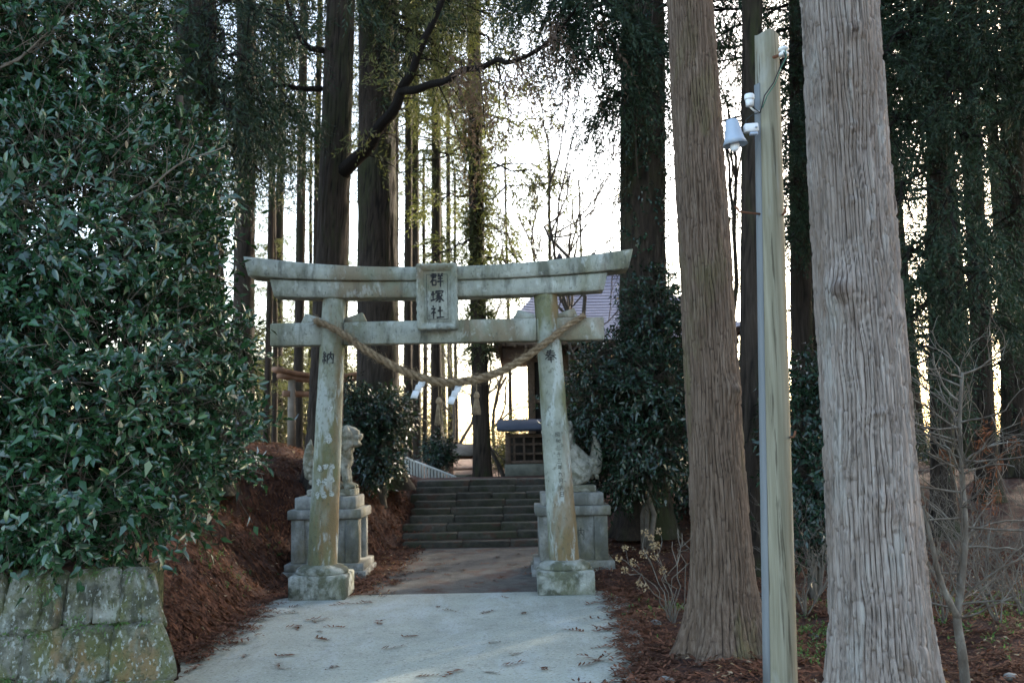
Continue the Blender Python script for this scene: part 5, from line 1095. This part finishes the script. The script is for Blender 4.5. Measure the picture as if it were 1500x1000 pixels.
g = G(); k = rng.choice(len(p_), 260); f5, a5, b5 = leafy_shoots(rng, p_[k], n_[k], 4, .2, .075, .034, .4, .0); broad_leaves(g, f5, rng); mk('young_leaves', g, MAT['camellia_young'], cb, fix=False, kind='stuff')
g = G(); k = rng.choice(len(p_), 90); f5, a5, b5 = leafy_shoots(rng, p_[k], n_[k], 1, .2, .085, .036, .0, .5); broad_leaves(g, f5, rng); mk('dead_leaves', g, MAT['dryleaf'], cb, fix=False, kind='stuff')

# ------------------------------------------------------------------ bare trees and saplings
rng = np.random.default_rng(120)
def bare_tree(name, label, base, stemspecs, seed, depth=4, mat='darktwig', spread=.5, group=None, up=.2, kids=(2, 4)):
    rng = np.random.default_rng(seed); t_ = thing(name, label, 'tree', base, group); g = G()
    for (p, d, L, r) in stemspecs: bare(g, rng, p, d, L, r, depth, spread, up, 6, kids)
    mk('branches', g, MAT[mat], t_, smooth=True, fix=False); return t_
for px, d, L, s, lab in ((655, 30, 2.6, 1, 'pale many-stemmed bare tree in the open beyond the basin pavilion'), (725, 34, 3.2, 2, 'thin bare tree against the bright sky between the cedar and the shrine'), (742, 24, 2.4, 3, 'wispy dark bare tree close behind the lattice shrine'), (1075, 17, 4.2, 4, 'bare branching tree against the sky behind the slim brown cedar'), (872, 18, 4.6, 5, 'tall bare tree spreading over the shrine hall roof'), (835, 22, 4.6, 6, 'leafless tree in the open sky above the hall ridge')):
    p = P(px, 690, d); b = (p.x, d, gz(p.x, d) - .02); n = 3 if s == 1 else 1
    bare_tree('bare_tree', lab, b, [(b, (rng.normal(0, .15), rng.normal(0, .1), 1), L, .065 if s != 2 else .08) for _ in range(n)], 130 + s, 5, 'twig' if s == 1 else 'darktwig', .5, up=.42 if s > 3 else .2)
sp = P(1412, 1000, 6.5); zb = gz(sp.x, sp.y) - .02; sb = (sp.x + .01, sp.y, zb)
sap = thing('bare_sapling', 'leafless grey sapling forking low beside the big grey trunk', 'tree', sb); g = G(); rng = np.random.default_rng(140); tips = []
m1 = [sb, tuple(P(1410, 960, 6.5)), tuple(P(1402, 905, 6.5)), tuple(P(1408, 860, 6.52)), tuple(P(1414, 780, 6.55)), tuple(P(1410, 700, 6.6)), tuple(P(1406, 620, 6.6)), tuple(P(1410, 545, 6.6))]
g.tube(crom(np.array(m1), np.linspace(0, 7, 24)), np.linspace(.036, .009, 24), 8)
m2 = [tuple(P(1404, 905, 6.5)), tuple(P(1390, 880, 6.45)), tuple(P(1376, 845, 6.42)), tuple(P(1366, 800, 6.4)), tuple(P(1352, 740, 6.4))]
g.tube(crom(np.array(m2), np.linspace(0, 4, 14)), np.linspace(.024, .010, 14), 8); mk('stems', g, MAT['sapling'], sap, smooth=True)
g = G()
for k in range(44):
    t = rng.uniform(.28, 1); p = crom(np.array(m1), np.array([t * 7]))[0]; bare(g, rng, p, (rng.normal(0, .7), rng.normal(0, .5), rng.uniform(-.1, .9)), rng.uniform(.3, .6), .008, 2, .5, .12, 4, (2, 4), tips)
mk('twigs', g, MAT['sapling'], sap, smooth=True, fix=False)
for k, (px, py) in enumerate(((1455, 630), (1470, 665), (1440, 700), (1465, 715), (1490, 640), (1375, 655), (1495, 610), (1425, 660))):
    p = P(px, py, 6.5 + .1 * (k % 3)); g = G(); needle_sprays(g, rng, [tuple(p)] * 2, [(rng.normal(0, 1), 0, -.3)] * 2, 2, 12, .16, .06, .009, .5, .45, .004)
    mk_top('caught_sprig', g, MAT['deadneedle'], tuple(p), 'reddish dead cedar sprig caught in the bare sapling twigs', 'cedar sprig', 'dead sprigs caught in the sapling', fix=False)
rng = np.random.default_rng(150)
for k, (px, py, d) in enumerate(((1380, 860, 8.5), (1460, 850, 8.2), (1490, 830, 9), (1350, 800, 9.5), (1440, 800, 10), (1500, 780, 8.6), (1180, 720, 9.6), (1175, 800, 9))):
    p = P(px, py, d); b = (p.x, d, gz(p.x, d) - .01); t_ = thing('bare_shrub', 'tangle of thin bare grey twigs growing from the litter', 'shrub', b, 'bare twig tangles on the litter'); g = G()
    for q in range(7): bare(g, rng, b, (rng.normal(0, .5), rng.normal(0, .4), 1), rng.uniform(.45, .85), .007, 3, .5, .1, 4, (2, 3))
    mk('twigs', g, MAT['twig'], t_, fix=False)
hb = P(985, 850, 9.0); hb = (hb.x, 9.0, gz(hb.x, 9.0) - .01); hy = thing('dry_hydrangea', 'dry leafless hydrangea with withered flower heads beside the flared trunk', 'shrub', hb); g = G(); tips = []; rng = np.random.default_rng(160)
for k in range(9):
    e = P(915 + 14 * k, 835 - 12 * (k % 4) - (30 if k > 4 else 0), 8.8 + .1 * (k % 4)); pts = curve_pts(rng, hb, tuple(e), 8, .10, .05); g.tube(pts, np.linspace(.006, .0035, 8), 5, caps=False); tips.append(pts[-1])
    bare(g, rng, pts[5], unit(pts[6] - pts[5] + rng.normal(0, .05, 3)), .2, .005, 1, .5, .3, 4, (1, 2), tips)
mk('stems', g, MAT['sapling'], hy, fix=False)
for p in tips[:14]:
    g = G(); n = 26; v = unit(rng.normal(0, 1, (n, 3))); r = rng.uniform(.016, .03); broad_leaves(g, leaf_frames(p + v * r, unit(v + rng.normal(0, .6, (n, 3))), v, np.full(n, .022), np.full(n, .02)), rng, True); mk('flower_head', g, MAT['dryleaf'], hy, fix=False)

# ------------------------------------------------------------------ litter, leaves, weeds
rng = np.random.default_rng(200)
def flat_sprigs(g, X, Y, zf, rng, L=.22, J=9, NL=.065, W=.010, lift=.035, tilt=.3):
    n = len(X); a = rng.random(n) * 6.283; d = np.stack([np.cos(a), np.sin(a)], -1); s = np.stack([-d[:, 1], d[:, 0]], -1); l = L * rng.uniform(.5, 1.3, n); bend = rng.normal(0, .35, n)
    t = np.arange(J) / (J - 1); sg = np.where(np.arange(J) % 2 == 0, 1, -1)
    p = np.stack([X, Y], -1)[:, None] + d[:, None] * (l[:, None] * t)[..., None] + s[:, None] * (bend[:, None] * l[:, None] * t ** 2)[..., None]
    ba = d[:, None] * .8 + s[:, None] * (sg[None, :, None] * rng.uniform(.3, .9, (n, J, 1))); nl = NL * rng.uniform(.7, 1.3, (n, J, 1)) * (1.2 - .6 * t)[None, :, None]; e = p + ba * nl; w_ = np.stack([-ba[..., 1], ba[..., 0]], -1) * W
    h0 = lift * rng.random((n, 1)) + tilt * rng.normal(0, .3, (n, 1)) * l[:, None] * t; h0 = np.abs(h0) + .004; h1 = np.abs(h0 + rng.normal(0, .012, (n, J))) + .003
    zc = zf(p[..., 0], p[..., 1]); z0 = zc + h0; z1 = zf(e[..., 0], e[..., 1]) + h1
    V = np.stack([np.concatenate([p - d[:, None] * .004, z0[..., None]], -1), np.concatenate([p + ba * nl * .5 + w_, ((z0 + z1) / 2)[..., None]], -1), np.concatenate([e, z1[..., None]], -1), np.concatenate([p + ba * nl * .5 - w_, ((z0 + z1) / 2 + .002)[..., None]], -1)], 2).reshape(-1, 3)
    m = n * J; g.add(V, np.arange(m * 4).reshape(m, 4), None, np.repeat(np.clip(np.repeat(rng.random(n), J) * .8 + .2 * rng.random(m), 0, 1), 4))
def scatter(n, x0, x1, y0, y1, pred):
    X = rng.uniform(x0, x1, n); Y = y0 + (y1 - y0) * rng.random(n) ** 1.15; k = pred(X, Y); return X[k], Y[k]
inroad = lambda X, Y: (X > xl_f(Y) + .05) & (X < xr_f(Y) - .02) & (Y < 14.9)
offroad = lambda X, Y: ~((X > xl_f(Y) + .03 - .15 * rng.random(len(X))) & (X < xr_f(Y) + .02) & (Y < 10.9)) & ~((X > -1.4) & (X < .7) & (Y > 10.8) & (Y < 18.2)) & ~((X < -2.2) & (Y < 7.1))
g = G(); X, Y = scatter(11500, -6.5, -1.2, 7.3, 18, offroad); flat_sprigs(g, X, Y, ground, rng); X, Y = scatter(10000, .6, 6.5, 5.5, 16, offroad); flat_sprigs(g, X, Y, ground, rng)
X = xl_f(np.linspace(7.6, 10.7, 500)) + rng.normal(0, .13, 500); Y = np.linspace(7.6, 10.7, 500); flat_sprigs(g, X, Y, lambda x, y: np.maximum(ground(x, y), .022), rng, .16); X = xr_f(np.linspace(6, 10.9, 500)) + rng.normal(0, .12, 500); Y = np.linspace(6, 10.9, 500); flat_sprigs(g, X, Y, lambda x, y: np.maximum(ground(x, y), .022), rng, .16)
mk('cedar_litter', g, MAT['deadneedle'], None, fix=False, label='reddish brown carpet of dead cedar sprigs covering the banks', cat='litter', kind='stuff')
g = G(); X, Y = scatter(5200, -6, 6, 6, 17, offroad); n = len(X); a = rng.random(n) * 6.28; broad_leaves(g, leaf_frames(np.stack([X, Y, ground(X, Y) + .015 + .03 * rng.random(n)], -1), np.stack([np.cos(a), np.sin(a), rng.normal(0, .4, n)], -1), unit(np.stack([rng.normal(0, .4, n), rng.normal(0, .4, n), np.ones(n)], -1)), rng.uniform(.03, .07, n), rng.uniform(.014, .03, n)), rng, True)
mk('dry_leaves', g, MAT['dryleaf'], None, fix=False, label='pale dry leaves scattered over the reddish litter', cat='leaves', kind='stuff')
g = G(); XX, YY = [], []
for cx, cy, n, s in ((2.45, 8.4, 120, .3), (2.1, 7.4, 60, .25), (3.3, 9.2, 90, .4), (4.0, 8.0, 120, .5), (1.55, 9.6, 50, .3), (-3.1, 10.5, 50, .3), (4.6, 9.6, 200, .5), (1.5, 8.0, 30, .25), (-3.4, 12.5, 40, .3)): XX.append(rng.normal(cx, s, n)); YY.append(rng.normal(cy, s, n))
X = np.concatenate(XX); Y = np.concatenate(YY); n = len(X); C_ = np.stack([X, Y, ground(X, Y) + .01], -1); fr, td, ln = leafy_shoots(rng, C_, np.repeat([[0, 0, 1.0]], n, 0), 5, .09, .035, .018, .3, .1); broad_leaves(g, fr, rng, True)
mk('low_weeds', g, MAT['weed'], None, fix=False, label='patches of small green weeds among the litter', cat='weeds', kind='stuff')
# sprigs lying one by one on the concrete
SPR = []
for k in range(5):
    g = G(); flat_sprigs(g, np.array([0.0]), np.array([0.0]), lambda x, y: 0 * x, rng, .19, 12, .055, .009, .006, .05); me = mesh_of('fallen_sprig', g, fix=False); me.materials.append(MAT['deadneedle']); SPR.append(me)
for k in range(84):
    y = rng.uniform(7.0, 10.8) if k < 60 else rng.uniform(11, 14); a = rng.random() ** 2.4; x = (xl_f(y) + .1 + a * 2.6) if k % 4 else (xr_f(y) - .1 - a * 1.6)
    if y > 10.8: x = rng.uniform(-1.2, .4)
    o = bpy.data.objects.new('fallen_sprig', SPR[k % 5]); COL.objects.link(o); z = (.022 if y < 10.92 else .012 + float(np.interp(y, [11, 14.7], [0, .1]))); o.location = (float(x), y, z + .002); o.rotation_euler = (0, 0, rng.random() * 6.28); sc = rng.uniform(.6, 1.3); o.scale = (sc, sc, sc)
    tag(o, 'single dead cedar sprig lying on the pale path', 'cedar sprig', 'sprigs fallen on the path')
for k, (px, py) in enumerate(((937, 908), (905, 905), (976, 985), (1190, 918), (960, 900), (880, 880), (1480, 985))):
    d = 1.58 * FPX / max(py - 645, 100); p = P(px, py, d); g = G(); g.ell((p.x, p.y, gz(p.x, p.y) + .012), (rng.uniform(.04, .07), rng.uniform(.03, .05), rng.uniform(.02, .035)), Matrix.Rotation(rng.random() * 3, 3, 'Z'), 9, 6)
    mk_top('loose_stone', g, MAT['pedestal'], (p.x, p.y, gz(p.x, p.y) - .01), 'small grey stone lying in the litter beside the road', 'stone', 'loose stones in the litter', smooth=False)
